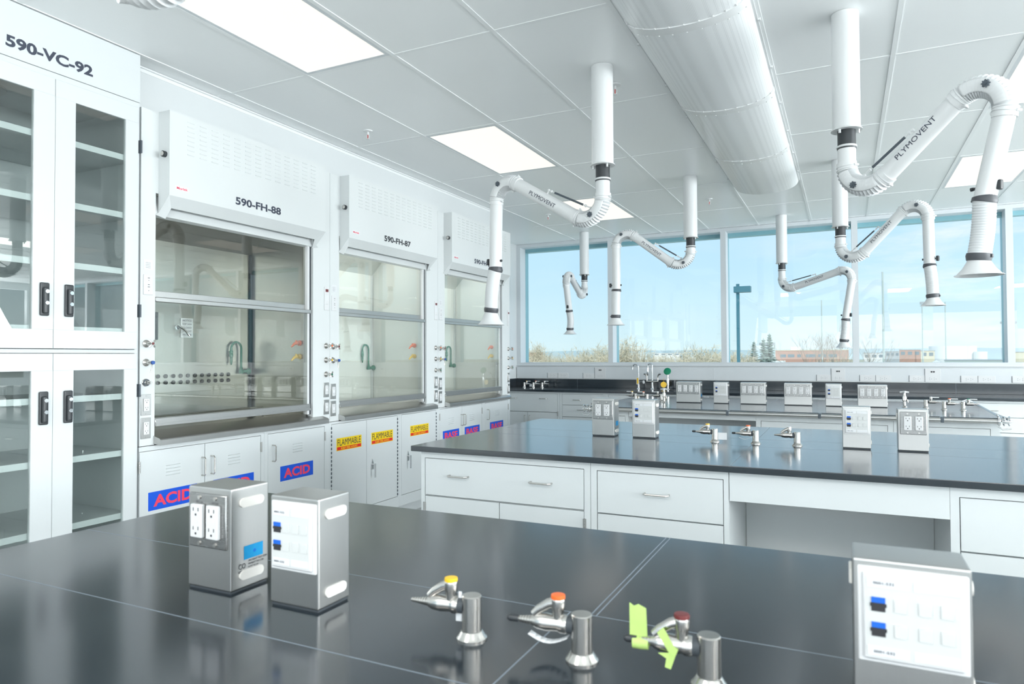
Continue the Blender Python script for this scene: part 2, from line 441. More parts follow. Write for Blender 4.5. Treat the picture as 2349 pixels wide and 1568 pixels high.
# ================================================================ GLASS DOOR CABINET
XF = -3.40
RZ = pi / 2      # local x -> world +Y, local y -> world -X
VC = thing('ventilated_glass_cabinet', 'tall white ventilated cabinet with glass doors lettered 590-VC-92', 'cabinet', (XF, 1.50, 0), RZ)
Wv = .915
b = MB()
b.box(0, .02, .0, .62, .05, 2.734).box(Wv - .02, Wv, .0, .62, .05, 2.734)
b.box(.02, Wv - .02, .60, .62, .05, 2.734).box(.02, Wv - .02, 0, .60, .05, .08)
b.box(.02, Wv - .02, 0, .60, 1.389, 1.407).box(.02, Wv - .02, 0, .60, 2.70, 2.734)
b.build('body', 'cab', VC)
hp = MB().box(0, Wv, -.004, .02, 2.736, 2.992).box(0, Wv, .02, .60, 2.97, 2.992)
hp = hp.build('header_panel', 'cab', VC)
MB().text('590-VC-92', .40, .055, Tr(1.957 - 1.5, -.0045, 2.806), bold=.036).build('lettering', 'inkb', hp)
# exhaust collar inside at top
MB().lathe([(.10, 0), (.11, 0), (.11, .012), (.07, .03), (.07, .012)], (.30, .30, 2.655)).build('exhaust_collar', 'grey', VC)
for (a, c, gx0, gx1, hx, side) in ((.030, .466, .11, .371, .422, 'L'), (.468, .894, .563, .824, .535, 'R')):
    for (z0, z1, gz0, gz1, hz) in ((1.410, 2.700, 1.500, 2.615, 1.641), (.10, 1.386, .20 if 0 else .20, 1.304, 1.13)):
        d = MB()
        d.box(a, c, -.022, -.002, z0, gz0, bev=.0015, seg=1).box(a, c, -.022, -.002, gz1, z1, bev=.0015, seg=1)
        d.box(a, gx0, -.022, -.002, gz0, gz1).box(gx1, c, -.022, -.002, gz0, gz1)
        dn = d.build('door', 'cab', VC)
        MB().box(gx0, gx1, -.014, -.010, gz0, gz1).build('glass_pane', GL_DOOR, dn)
        h = MB()
        h.box(hx - .021, hx + .021, -.034, -.022, hz - .078, hz + .078, bev=.006)
        h.box(hx - .013, hx + .013, -.050, -.030, hz - .068, hz + .056, bev=.008, mi=0)
        h.cyl((hx, -.053, hz + .036), (hx, -.049, hz + .036), .009, n=14, mi=1)
        h.cyl((hx, -.053, hz - .018), (hx, -.049, hz - .018), .009, n=14, mi=1)
        h.build('swing_handle', ['black', 'chrome'], dn)
for z in (2.415, 2.110, 1.815, 1.500):
    MB().box(.022, Wv - .022, .025, .59, z - .002, z + .012).box(.03, Wv - .05, .0, .028, z - .012, z + .018).build('shelf', 'cab', VC)
for z in (1.16, .865, .54, .24):
    s_ = MB().box(.022, Wv - .022, .025, .59, z - .002, z + .010).box(.03, Wv - .05, .0, .028, z - .012, z + .018)
    s_.cyl((.62, .3, z + .010), (.62, .3, z + .016), .004, n=8, mi=1).cyl((.75, .2, z + .010), (.75, .2, z + .016), .004, n=8, mi=1)
    s_.build('shelf', ['cab', 'chrome'], VC)
for z in (2.495, 1.614, 1.19, .40):
    hb = MB().box(.906, .915, -.026, -.004, z - .034, z + .034)
    hb.build('hinge', 'knob', VC)

# ================================================================ FUME HOODS
def service_valve(t, x, z, knob, style='cross', left=False, out=.05):
    mb = MB()
    mb.lathe([(.021, 0), (.021, .004), (.016, .010), (.010, .014), (.008, out)], (x, 0, z), (0, -1, 0), mi=0)
    if style == 'cross':
        for k in range(4):
            a = pi / 4 + k * pi / 2
            mb.sweep([(x, -out, z), (x + .012 * cos(a), -out - .002, z + .012 * sin(a)), (x + .024 * cos(a), -out + .003, z + .024 * sin(a))], [.006, .0045, .006], 8, mi=0)
        mb.cyl((x, -out - .008, z), (x, -out + .004, z), .010, n=12, mi=0)
        mb.cyl((x, -out - .010, z), (x, -out - .008, z), .007, n=12, mi=1)
    elif style == 'lever':
        mb.cyl((x, -out - .004, z), (x, -out + .012, z), .011, n=12, mi=0)
        mb.cyl((x, -out - .012, z), (x, -out - .004, z), .010, n=12, mi=1)
        mb.sweep([(x, -out, z - .008), (x - .006, -out - .004, z - .03), (x - .010, -out - .004, z - .055)], [.004, .0035, .0035], 8, mi=0)
    else:
        mb.cyl((x, -.012, z), (x, 0, z), .019, n=20, mi=1)
    return mb.build('service_valve', ['nickel', knob], t)

def fume_hood(num, y0, Wd, xa, xb, label, liner, hx0, hx1, thirdvalve):
    t = thing('fume_hood', label, 'fume hood', (XF, y0, 0), RZ, 'fume hoods along the left wall')
    # shell
    m = MB()
    m.box(0.001, xa, 0, .05, .889, 2.72).box(xb, Wd, 0, .05, .889, 2.72).box(xa, xb, .0, .05, 2.27, 2.72)
    m.box(0.001, .02, .05, .86, .92, 2.72).box(Wd - .02, Wd, .05, .86, .92, 2.72).box(.02, Wd - .02, .84, .86, .92, 2.72)
    m.box(.02, Wd - .02, .05, .84, 2.70, 2.72)
    m.box(xa - .004, xa, .05, .09, .955, 2.27).box(xb, xb + .004, .05, .09, .955, 2.27)
    m.build('shell', 'hood', t)
    # header with louvres and flared bottom
    zb, zt, yo = 2.254, 2.722, -.09
    m = MB()
    m.quad((hx0, yo, zb), (hx1, yo, zb), (hx1, yo, zt), (hx0, yo, zt))
    m.quad((hx0, yo, zt), (hx1, yo, zt), (hx1, .0, zt), (hx0, .0, zt))
    for hx in (hx0, hx1): m.quad((hx, yo, zb), (hx, yo, zt), (hx, 0, zt), (hx, 0, 2.165))
    ex0, ex1 = hx0 + .055, hx1 - .055
    m.quad((hx0, yo, zb), (hx1, yo, zb), (ex1, -.035, 2.196), (ex0, -.035, 2.196))
    m.quad((hx0, yo, zb), (ex0, -.035, 2.196), (ex0 - .012, -.002, 2.138), (hx0 - .02, -.002, 2.150), (hx0, -.002, 2.165))
    m.quad((hx1, yo, zb), (ex1, -.035, 2.196), (ex1 + .012, -.002, 2.138), (hx1 + .02, -.002, 2.150), (hx1, -.002, 2.165))
    m.quad((ex0, -.035, 2.196), (ex1, -.035, 2.196), (ex1, -.030, 2.252), (ex0, -.030, 2.252))
    m.quad((xa, .035, 2.262), (xb, .035, 2.262), (xb, .0, 2.150), (xa, .0, 2.150))
    m.quad((xa, .0, 2.150), (xb, .0, 2.150), (xb, .05, 2.145), (xa, .05, 2.145))
    m.quad((ex0, -.030, 2.252), (ex1, -.030, 2.252), (xb, .035, 2.262), (xa, .035, 2.262))
    for c in range(13):
        lx = hx0 + .112 + c * .0825 * (hx1 - hx0) / 1.255
        for r in range(8):
            z = 2.692 - r * .0262
            m.prism([(yo, z), (yo - .004, z - .002), (yo - .003, z - .005), (yo, z - .008)], lx, lx + .045)
    hd = m.build('header_panel', 'hood', t)
    mb = MB().text('590-FH-%d' % num, .37, .048, Tr(2.98 - 2.425 + .187 + (hx0 - .105) + (.0 if num == 88 else -.02), yo - .0005, 2.315), bold=.03)
    mb.build('lettering', 'inkb' if num != 87 else 'ink', hd)
    mb = MB().box(hx0 + .035, hx0 + .125, yo - .0008, yo, 2.289, 2.317, bev=.0003, seg=1, mi=0)
    mb.text('Morlek', .07, .014, Tr(hx0 + .08, yo - .001, 2.303), mi=1)
    mb.build('maker_badge', ['paper', 'pink'], hd)
    mb = MB().cyl((hx0, -.055, 2.481), (hx0 - .018, -.055, 2.481), .017, n=20, mi=0).cyl((hx0 - .018, -.055, 2.481), (hx0 - .021, -.055, 2.481), .013, n=20, mi=1)
    mb.build('header_knob', ['black', 'nickel'], hd)
    # hanging clips on the closure above
    for cx in (.25, 1.03):
        MB().box(cx, cx + .10, .03, .04, 2.722, 2.752, mi=0).box(cx, cx + .10, .028, .030, 2.750, 2.754, mi=1).box(cx + .098, cx + .102, .028, .03, 2.735, 2.754, mi=1).build('closure_clip', ['hood', 'gasket'], t)
    # sashes
    u = MB().box(xa + .002, xb - .022, .040, .046, 1.705, 2.26).build('upper_sash', GL_SASH, t)
    MB().box(xa + .002, xb - .018, .032, .054, 1.700, 1.735, bev=.002, seg=1).build('sash_rail', 'steel', u)
    l = MB().box(xa + .002, xb - .045, .012, .018, 1.03, 1.69).build('lower_sash', GL_SASH, t)
    MB().box(xa + .002, xb - .018, .000, .028, 1.672, 1.698, bev=.003, seg=1).build('sash_rail', 'steel', l)
    MB().box(xa + .002, xb - .028, -.004, .028, .988, 1.034, bev=.004, seg=1).box(xa + .002, xb - .035, -.014, -.004, .990, 1.004).build('sash_handle', 'steel', l)
    MB().box(xb - .044, xb - .024, .012, .034, .96, 2.25).build('sash_track', 'device', t)
    MB().box(xb - .022, xb - .001, .020, .05, .958, 2.25).build('sash_gasket', 'gasket', t)
    MB().box(xa, xa + .006, .012, .05, .958, 2.25).build('sash_track', 'device', t)
    lamp('hood_lamp', 'AREA', (XF - .28, y0 + (xa + xb) / 2, 2.405), (0, 0, 0), 2.2 if num == 88 else 3.6, (1.0, .985, .94), shape='RECTANGLE', size=.12, size_y=1.0)
    # airfoil sill
    m = MB().prism([(-.060, .888), (-.060, .916), (-.052, .925), (.085, .958), (.16, .958), (.16, .93), (-.04, .888)], xa - .006, xb)
    m.prism([(-.060, .888), (-.060, .916), (-.052, .925), (-.001, .938), (-.001, .888)], xb, xb + .10)
    m.build('airfoil_sill', 'steel', t)
    # interior
    m = MB()
    m.box(.02, Wd - .02, .16, .84, .905, .93, mi=1)
    m.quad((xa - .02, .62, .93), (xb + .02, .62, .93), (xb + .02, .62, 2.13), (xa - .02, .62, 2.13))
    m.quad((xa - .02, .62, 2.13), (xb + .02, .62, 2.13), (xb + .02, .35, 2.42), (xa - .02, .35, 2.42))
    m.quad((xa - .02, .35, 2.42), (xb + .02, .35, 2.42), (xb + .02, .06, 2.42), (xa - .02, .06, 2.42))
    for x in (xa - .02, xb + .02): m.quad((x, .06, .93), (x, .62, .93), (x, .62, 2.13), (x, .35, 2.42), (x, .06, 2.42))
    m.box(xb - .006, xb + .012, .608, .622, .93, 2.13, mi=2 if num == 88 else 4)
    if num == 88:
        for r in range(2):
            for c in range(14):
                cx = .40 + c * .0565
                m.cyl((cx, .612, 1.242 - r * .042), (cx, .6195, 1.242 - r * .042), .0135, n=14, mi=3)
                m.lathe([(.0138, 0), (.016, 0), (.016, .0015), (.0138, .0015)], (cx, .6205, 1.242 - r * .042), (0, -1, 0), n=14, mi=1)
        m.box(.55, .565, .612, .6195, 1.48, 1.66, mi=3)
    m.build('interior_liner', [liner, 'steel', 'gasket', 'holes', 'grey'], t)
    if num == 88:
        mb = MB().cyl((.70, .60, 1.565), (.70, .62, 1.565), .016, n=12)
        mb.sweep([(.70, .597, 1.58), (.73, .57, 1.55), (.76, .56, 1.51)], [.010, .007, .006], 8)
        mb.build('baffle_lever', 'chrome', t)
        mb = MB().box(.735, .83, .612, .619, 1.50, 1.63, mi=0)
        for i, ln in enumerate(('NOTICE', 'KEEP SASH', 'CLOSED', 'WHEN NOT', 'IN USE')):
            mb.text(ln, .07, .012, Tr(.7825, .6115, 1.615 - i * .024), mi=1, bold=0)
        mb.build('instruction_label', ['paper', 'inkb'], t)
        # curb rods along the bottom
        MB().cyl((.25, .45, 1.00), (1.30, .45, 1.00), .006, n=8).cyl((.25, .45, .93), (.25, .45, 1.0), .006, n=8).cyl((1.30, .45, .93), (1.30, .45, 1.0), .006, n=8).build('spill_rod', 'nickel', t)
    else:
        mb = MB()
        for z in (1.10, 1.02):
            mb.box(.28, .62, .60, .62, z, z + .006)
        mb.build('baffle_slot', 'grey', t)
    # green gooseneck
    gx, gz, gy = (1.265, 1.26, .60)
    if num != 88: gx = 1.26
    mb = MB()
    mb.lathe([(.024, 0), (.024, .01), (.014, .02), (.012, .07)], (gx + .045, gy, gz), (-1, 0, 0))
    mb.lathe([(.016, 0), (.018, .012), (.013, .03), (.010, .05)], (gx - .03, gy, gz - .015))
    R_ = .045
    arc = [(gx - .03 - R_ + R_ * cos(a), gy, 1.43 + R_ * sin(a)) for a in [i * pi / 8 for i in range(9)]]
    mb.sweep([(gx - .03, gy, gz), (gx - .03, gy, 1.42)] + arc + [(gx - .03 - 2 * R_, gy, 1.41)], .0085, 10)
    nx = gx - .03 - 2 * R_
    mb.lathe([(.008, 0), (.013, .004), (.013, .02), (.010, .022), (.014, .03), (.014, .045), (.009, .05), (.010, .075), (.005, .105)], (nx, gy, 1.415), (0, 0, -1))
    mb.build('gooseneck_tap', 'green', t)
    for (z, mm) in ((1.465, 'orange'), (1.367, 'yel')):
        mb = MB().lathe([(.020, 0), (.020, .006), (.013, .012), (.013, .035)], (xb + .018, .14, z), (-1, 0, 0))
        mb.sweep([(xb - .012, .14, z), (xb - .03, .145, z - .005), (xb - .055, .15, z - .028)], [.013, .010, .005], 10)
        mb.cyl((xb - .018, .14, z), (xb - .018, .14, z + .02), .007, n=10)
        mb.build('gas_nozzle', mm, t)
    # left post fittings
    lx = .047
    mb = MB().box(lx - .027, lx + .027, -.001, 0, 1.842, 1.897, mi=0)
    for i in range(4): mb.text('EMERGENCY', .03, .003, Tr(lx, -.001, 1.88 - i * .009), mi=1, bold=0)
    mb.build('paper_notice', ['paper', 'ink'], t)
    mb = MB().box(lx - .030, lx + .026, -.006, 0, 1.706, 1.815, bev=.0015, seg=1, mi=0)
    for z, w_ in ((1.798, .012), (1.785, .004), (1.762, .010), (1.750, .012), (1.730, .004)): mb.box(lx - w_ / 2, lx + w_ / 2, -.0065, -.006, z - .003, z, mi=1)
    mb.build('light_switch', ['device', 'slot'], t)
    service_valve(t, lx - .01, 1.440, 'brown', 'cross')
    service_valve(t, lx - .01, 1.338, 'lever', 'lever')
    if thirdvalve: service_valve(t, lx - .012, 1.230, 'knob', 'round')
    for z in (1.110, .984): outlet(lx - .010, z, 1.0, parent=t)
    # right post fittings
    rx = Wd - .035
    mb = MB().box(rx - .026, rx + .026, -.006, 0, 1.705, 1.875, bev=.002, seg=1, mi=0).box(rx - .015, rx + .015, -.0066, -.006, 1.838, 1.858, mi=1).box(rx - .018, rx + .018, -.0064, -.006, 1.775, 1.815, mi=2)
    for i in range(3): mb.box(rx - .014 + i * .010, rx - .008 + i * .010, -.0066, -.006, 1.745, 1.752, mi=3)
    mb.build('airflow_monitor', ['device', 'brown', 'paper', 'grey'], t)
    service_valve(t, rx - .004, 1.445, 'orange', 'cross'); service_valve(t, rx - .004, 1.342, 'yel', 'cross'); service_valve(t, rx - .004, 1.238, 'green', 'cross')
    for z in (1.125, 1.000): outlet(rx - .002, z, .95, parent=t)
    return t
fume_hood(88, 2.425, 1.504, .090, 1.330, 'stainless-lined fume hood lettered 590-FH-88 beside the glass-door cabinet', 'steelw', .105, 1.360, True)
fume_hood(87, 3.930, 1.484, .104, 1.292, 'white-lined fume hood lettered 590-FH-87, middle of the three', 'liner', .110, 1.340, False)
fume_hood(86, 5.415, 1.515, .123, 1.330, 'farthest fume hood, lettering partly hidden behind a hanging extraction arm', 'liner', .108, 1.360, False)

# cabinets below the hoods
def C(k, x0, x1, z0, z1, **a): d = dict(k=k, x0=x0, x1=x1, z0=z0, z1=z1); d.update(a); return d
ZT = .885
base_cabinet('white two-door cabinet with ACID signs under fume hood 590-FH-88', (XF, 2.425, 0), RZ, .880, ZT, .58, [
    C('door', .004, .418, .18, .857, handles=[(.398, .727, True)], hinge=[(.001, .777)], louver=(.208, .740), sign=('ACID', .056, .366, .533, .633)),
    C('door', .422, .848, .18, .857, handles=[(.463, .727, True)], hinge=[(.852, .785)], louver=(.635, .740), sign=('ACID', .480, .791, .533, .633))], cat='cabinet')
base_cabinet('narrow white single-door cabinet with one ACID sign', (XF, 3.305, 0), RZ, .625, ZT, .58, [
    C('door', .031, .569, .18, .860, handles=[(.068, .732, True)], hinge=[(.575, .790)], louver=(.300, .745), sign=('ACID', .139, .452, .533, .633))])
base_cabinet('white two-door cabinet with two yellow FLAMMABLE labels', (XF, 3.930, 0), RZ, .870, ZT, .58, [
    C('door', .022, .430, .19, .866, piano=.019, sign=('FLAMMABLE', .076, .367, .664, .758)),
    C('door', .434, .841, .19, .866, piano=.845, lock=(.498, .490), sign=('FLAMMABLE', .492, .779, .664, .758))])
base_cabinet('narrow white cabinet with a single FLAMMABLE label and chrome latch', (XF, 4.800, 0), RZ, .615, ZT, .58, [
    C('door', .034, .579, .19, .868, piano=.583, lock=(.123, .490), sign=('FLAMMABLE', .164, .454, .672, .762))])
base_cabinet('white two-door cabinet with two BASE signs under the farthest hood', (XF, 5.415, 0), RZ, .888, ZT, .58, [
    C('door', .032, .440, .18, .872, handles=[(.420, .740, True)], hinge=[(.028, .80)], louver=(.235, .750), sign=('BASE', .085, .384, .562, .662)),
    C('door', .444, .850, .18, .872, handles=[(.463, .740, True)], hinge=[(.854, .80)], louver=(.640, .750), sign=('BASE', .495, .801, .562, .662))])
base_cabinet('narrow white cabinet with one BASE sign at the end of the row', (XF, 6.303, 0), RZ, .627, ZT, .58, [
    C('door', .038, .575, .18, .872, handles=[(.075, .750, True)], hinge=[(.582, .80)], louver=(.315, .755), sign=('BASE', .144, .454, .562, .662))])

# ================================================================ WORKTOPS + BENCHES
def slab(label, x0, x1, y0, y1, zt=.914, th=.027, seams_x=(), seams_y=(), cat='worktop', extra=None):
    m = MB().box(x0, x1, y0, y1, zt - th, zt, bev=.0025, mi=0)
    # underside edge band slightly rougher
    for (sx, a, b) in seams_x: m.box(sx - .0013, sx + .0013, a, b, zt - .002, zt + .0002, mi=1)
    for (sy, a, b) in seams_y: m.box(a, b, sy - .0012, sy + .0012, zt - .002, zt + .0002, mi=1)
    if extra: extra(m)
    o = m.build('worktop', ['epoxy', 'seam', 'epoxyedge'])
    return tag(o, label, cat)
slab('black epoxy worktop of the nearest bench with pale seam lines', -1.80, 2.25, .26, 1.70,
     seams_x=[(-.393, 1.137, 1.699), (-.403, 1.137, 1.699), (-.440, .827, 1.134), (-.44, .262, .823)], seams_y=[(1.1355, -1.799, 2.249), (.825, -1.799, 2.249)])
slab('black epoxy worktop of the middle bench reflecting the blue window light', -1.98, 2.90, 2.895, 4.545,
     seams_x=[(-.425, 2.896, 4.544), (1.13, 2.896, 4.544)], seams_y=[(3.875, -1.979, 2.899), (3.565, -1.979, 2.899)])
slab('worktop of the far bench ringed by a steel rail', -2.08, 1.03, 5.82, 7.50,
     seams_x=[(-.62, 5.821, 7.499)], seams_y=[(6.80, -2.079, 1.029), (6.48, -2.079, 1.029)])
def bs(m):
    m.box(X0 + .001, 4.3, 9.018, 9.036, .925, 1.040, bev=.002, seg=1)
    m.box(X0 + .001, X0 + .02, 8.31, 9.018, .925, 1.040, bev=.002, seg=1)
    m.box(-3.372, -3.370, 9.0165, 9.0185, .925, 1.04, mi=1); m.box(1.106, 1.109, 9.0165, 9.0185, .925, 1.04, mi=1)
slab('black worktop with upright splashback running under the windows', X0 + .001, 4.3, 8.30, 9.034, .925, .032, extra=bs)

# front bench carcass (hidden below the frame, carries the worktop)
base_cabinet('white cabinet base under the nearest black worktop', (-1.74, .32, 0), 0, 3.9, .887, 1.34, [C('door', .04 + .5 * i, .50 + .5 * i, .15, .85) for i in range(7)], cat='cabinet')
# middle bench
base_cabinet('white cabinet with one wide two-handled drawer at the left end of the middle bench', (-1.94, 2.93, 0), 0, .905, .887, 1.575, [
    C('drawer', .024, .871, .669, .851, handles=[(.222, .774, False), (.663, .776, False)]),
    C('door', .024, .441, .19, .662, hinge=[(.020, .60)]), C('door', .445, .871, .19, .662, hinge=[(.875, .60)])])
base_cabinet('white three-drawer cabinet left of the knee space in the middle bench', (-1.034, 2.93, 0), 0, .598, .887, 1.575, [
    C('drawer', .031, .574, .665, .849, handles=[(.299, .768, False)]), C('drawer', .031, .574, .43, .659, handles=[(.30, .56, False)]), C('drawer', .031, .574, .19, .424, handles=[(.30, .33, False)])])
ks = thing('knee_space_panel', 'open knee space with white apron between two middle bench cabinets', 'knee space panel', (-.435, 2.93, 0))
MB().box(.001, .770, 0, .02, .766, .886).build('apron', 'cab', ks)
MB().box(.001, .770, .52, .54, .0, .886).build('back_panel', 'cab', ks)
base_cabinet('white drawer cabinet right of the knee space in the middle bench', (.336, 2.93, 0), 0, .76, .887, 1.575, [
    C('drawer', .031, .73, .657, .847), C('drawer', .031, .73, .43, .651), C('drawer', .031, .73, .19, .424)])
base_cabinet('white cabinet at the right part of the middle bench, mostly out of frame', (1.10, 2.93, 0), 0, 1.76, .887, 1.575, [
    C('door', .03, .58, .19, .85), C('door', .60, 1.15, .19, .85), C('door', 1.17, 1.73, .19, .85)])
# far bench
base_cabinet('white cabinet at the left end of the far bench', (-2.04, 5.87, 0), 0, .32, .887, 1.58, [C('drawer', .03, .29, .66, .83), C('drawer', .03, .29, .19, .654)])
ks = thing('knee_space_panel', 'shaded knee space behind the steel rail of the far bench', 'knee space panel', (-1.719, 5.87, 0))
MB().box(.001, 1.062, 0, .02, .83, .886).build('apron', 'cab', ks)
MB().box(.001, 1.062, .52, .54, .0, .886).build('back_panel', 'cab', ks)
base_cabinet('white cabinet right of the knee space in the far bench', (-.656, 5.87, 0), 0, .977, .887, 1.58, [C('drawer', .04, .937, .66, .829), C('drawer', .04, .937, .19, .654)])
base_cabinet('white cabinet at the right end of the far bench', (.322, 5.87, 0), 0, .66, .887, 1.58, [C('drawer', .03, .60, .66, .829), C('drawer', .03, .60, .19, .654)])
# back counter cabinets
base_cabinet('grey-lit corner cabinet with wide drawer beside the last fume hood', (-4.335, 8.35, 0), 0, .965, .892, .68, [
    C('drawer', .09, .930, .625, .866, handles=[(.29, .80, False), (.735, .799, False)]),
    C('door', .09, .498, .19, .618, handles=[(.465, .52, True)]), C('door', .502, .930, .19, .618, handles=[(.535, .52, True)], hinge=[(.936, .607)])])
names = ['first drawer stack beside the corner cabinet on the window wall', 'window wall drawer stack behind the taps of the far bench', 'window wall drawer stack behind the far bench, left part',
         'window wall drawer stack behind the widest power boxes', 'window wall drawer stack behind the middle of the far bench', 'window wall drawer stack behind the brick building view',
         'window wall drawer stack just behind the rail corner', 'window wall drawer stack with thin bar handle right of the rail corner', 'window wall drawer stack near the right edge of the photo',
         'window wall drawer stack beyond the right edge', 'last window wall drawer stack']
for i in range(11):
    base_cabinet('white ' + names[i], (-3.369 + .6265 * i, 8.35, 0), 0, .626, .892, .68, [
        C('drawer', .037, .592, .728, .866, handles=[(.245, .793, False)] if i < 7 else [(.31, .793, False)]), C('drawer', .037, .592, .575, .722, handles=[(.30, .665, False)]), C('drawer', .037, .592, .19, .568, handles=[(.30, .50, False)])], group='drawer stacks under the window wall worktop')

# ================================================================ SURFACE RACEWAY
rw = thing('surface_raceway', 'white cable raceway with outlets below the windows', 'cable raceway', (0, 9.06, 0))
m = MB().box(X0 + .01, 4.3, 0, .038, 1.046, 1.205, bev=.003, seg=1)
m.box(X0 + .01, 4.3, -.001, .001, 1.128, 1.130)
m.box(X0 + .012, X0 + .016, -.004, 0, 1.046, 1.205).box(-1.52, -1.514, -.002, 0, 1.046, 1.205)
m.build('raceway_body', 'frame', rw)
MB().box(X0 + .01, 4.3, -.002, .036, 1.040, 1.046).build('raceway_base_strip', 'grey', rw)
def rdev(x0, x1, tall, marks=True):
    m = MB().box(x0 + .002, x1 - .002, -.004, 0, 1.050, 1.200 if tall else 1.124, bev=.001, seg=1, mi=0)
    cx = (x0 + x1) / 2
    m.box(x0 - .0012, x0 + .0015, -.0045, 0, 1.050, 1.200 if tall else 1.124, mi=3)
    if marks:
        for dx in (-.022, .022):
            for (ax, az) in ((-.008, .010), (-.008, -.008), (.010, .0)):
                m.box(cx + dx + ax - .002, cx + dx + ax + .002, -.005, -.004, 1.085 + az - .0025, 1.085 + az + .0025, mi=1)
    if tall:
        for dx in (-.011, .011): m.box(cx + dx - .0085, cx + dx + .0085, -.0055, -.004, 1.158, 1.174, bev=.0003, seg=1, mi=2)
    m.build('data_outlet_cover' if tall else 'outlet_cover', ['device', 'knob', 'slot', 'knob'], rw)
for a, b, tl in ((-3.84, -3.68, 0), (-3.68, -3.52, 0), (-3.30, -3.13, 0), (-3.13, -2.97, 1), (-.31, -.15, 0), (-.15, .0, 1), (.155, .32, 0), (.32, .48, 0), (.66, .815, 0), (.815, .97, 1), (1.16, 1.32, 0), (1.32, 1.48, 0), (1.63, 1.79, 0), (1.79, 1.95, 1), (2.3, 2.45, 0)):
    rdev(a, b, tl)

# ================================================================ BENCH PEDESTALS
def pedestal(kind, label, x, y, w, d, h=.199, z=.914, plugs=True, group=None, sticker=False, leftplug=False):
    t = thing({'power': 'power_pedestal', 'data': 'data_pedestal', 'quad': 'power_pedestal'}[kind], label, 'service pedestal', (x, y, z), 0, group)
    MB().box(0, w, 0, d, 0.004, h, bev=.004).box(.003, w - .003, .003, d - .003, 0, .004, mi=1).build('housing', ['steel', 'gasket'], t)
    if kind in ('power', 'quad'):
        n = 2 if kind == 'power' else 4
        pz0, pz1 = h - .116, h - .012
        px0, px1 = .008, w - .008
        m = MB().box(px0, px1, -.005, .002, pz0, pz1, bev=.002, seg=1)
        pl = m.build('face_plate', 'plate', t)
        cz = (pz0 + pz1) / 2
        for i in range(n):
            cx = px0 + (px1 - px0) * (i + .5) / n + (0 if n == 4 else (.004 if i == 0 else -.004))
            m = MB(); receptacle(m, cx, cz, -.005, .95, out=.009)
            m.build('power_outlet', ['steel', 'device', 'slot'], t)
            sc = MB()
            for zz in (pz0 + .008, pz1 - .008): sc.cyl((cx, -.007, zz), (cx, -.004, zz), .0038, n=10)
            sc.text('GFCI-2A', .018, .0035, Tr(cx, -.0052, pz1 - .017), mi=1, bold=0)
            sc.build('plate_screws', ['nickel', 'ink'], pl)
    else:
        pz0, pz1 = h - .132, h - .009
        px0, px1 = .006, w - .004
        m = MB().box(px0, px1, -.004, .003, pz0, pz1, bev=.0015, seg=1)
        m.box(px0 + .006, px1 - .006, -.009, -.003, pz0 + .006, pz1 - .006, bev=.002, seg=1)
        pl = m.build('face_plate', 'device', t)
        ix0, ix1 = px0 + .009, px1 - .010; iw = ix1 - ix0
        f = -.0095
        m = MB().box(ix0, ix1, f, -.004, pz0 + .010, pz1 - .010)
        for zz in (pz1 - .018, pz0 + .017):
            m.box(ix0 + .002, ix0 + iw * .47, f - .0006, f, zz - .006, zz + .006, mi=1)
            m.box(ix0 + iw * .52, ix1 - .002, f - .0006, f, zz - .006, zz + .006, mi=1)
            m.text('0001-532', .024, .0035, Tr(ix0 + iw * .20, f - .0008, zz), mi=2, bold=.01)
        for r in range(2):
            zc = (pz0 + pz1) / 2 + (.016 if r == 0 else -.016)
            for c in range(1, 4):
                cx = ix0 + iw * (.14, .38, .64, .87)[c]
                m.box(cx - .0078, cx + .0078, f - .0012, f, zc - .0085, zc + .0085, bev=.001, seg=1)
        m.build('port_panel', ['grey', 'paper', 'inkb'], pl, label='pale grey port panel')
        for r in range(2):
            zc = (pz0 + pz1) / 2 + (.016 if r == 0 else -.016)
            cx = ix0 + iw * .14
            MB().box(cx - .008, cx + .008, f - .002, f, zc + .002, zc + .009, mi=0).box(cx - .008, cx + .008, f - .0012, f, zc - .009, zc + .002, mi=1).box(cx - .0095, cx + .0095, f - .0016, f, zc - .003, zc + .001, mi=1).build('network_jack', ['jack', 'slot'], t)
    if plugs:
        for zz in (h - .030, .030):
            m = MB().box(w - .001, w + .003, d * .22, d * .82, zz - .0085, zz + .0085, bev=.0018)
            m2 = MB(); r = .009
            pts = []
            for k in range(9): a = -pi / 2 + pi * k / 8; pts.append((d * .74 + r * cos(a), zz + r * sin(a)))
            for k in range(9): a = pi / 2 + pi * k / 8; pts.append((d * .30 + r * cos(a), zz + r * sin(a)))
            m2.prism(pts, w - .001, w + .0035)
            m2.build('handhole_plug', 'pill', t)
    if leftplug:
        m2 = MB().box(-.004, .001, d * .25, d * .75, h - .042, h - .022, bev=.002); m2.build('handhole_plug', 'pill', t)
    if sticker:
        T = Matrix.Translation((w + .0002, 0, 0)) @ Matrix.Rotation(pi / 2, 4, 'Z')
        m = MB(); m.T = T
        m.box(d * .33, d * .83, -.0006, 0, .058, .084, bev=.0002, seg=1, mi=0)
        m.text('o', .006, .006, Tr(d * .60, -.0007, .071), mi=2)
        for i, (a, b_) in enumerate(((.42, .55), (.42, .45), (.42, .30))): m.text('PATENT NO 2281', d * b_ * .9, .0035, Tr(d * (.42 + b_ / 2), -.0004, .054 - i * .006), mi=1, bold=.01)
        m.text('CO', .017, .010, Tr(d * .28, -.0004, .047), mi=1, bold=0).text('LISTED', .018, .004, Tr(d * .28, -.0004, .037), mi=1, bold=.05)
        m.build('rating_sticker', ['blue', 'ink', 'sblue'], t)
    return t
PG = None
pedestal('power', 'near stainless pedestal with two white outlets and a blue side sticker', -1.168, .939, .117, .095, sticker=True)
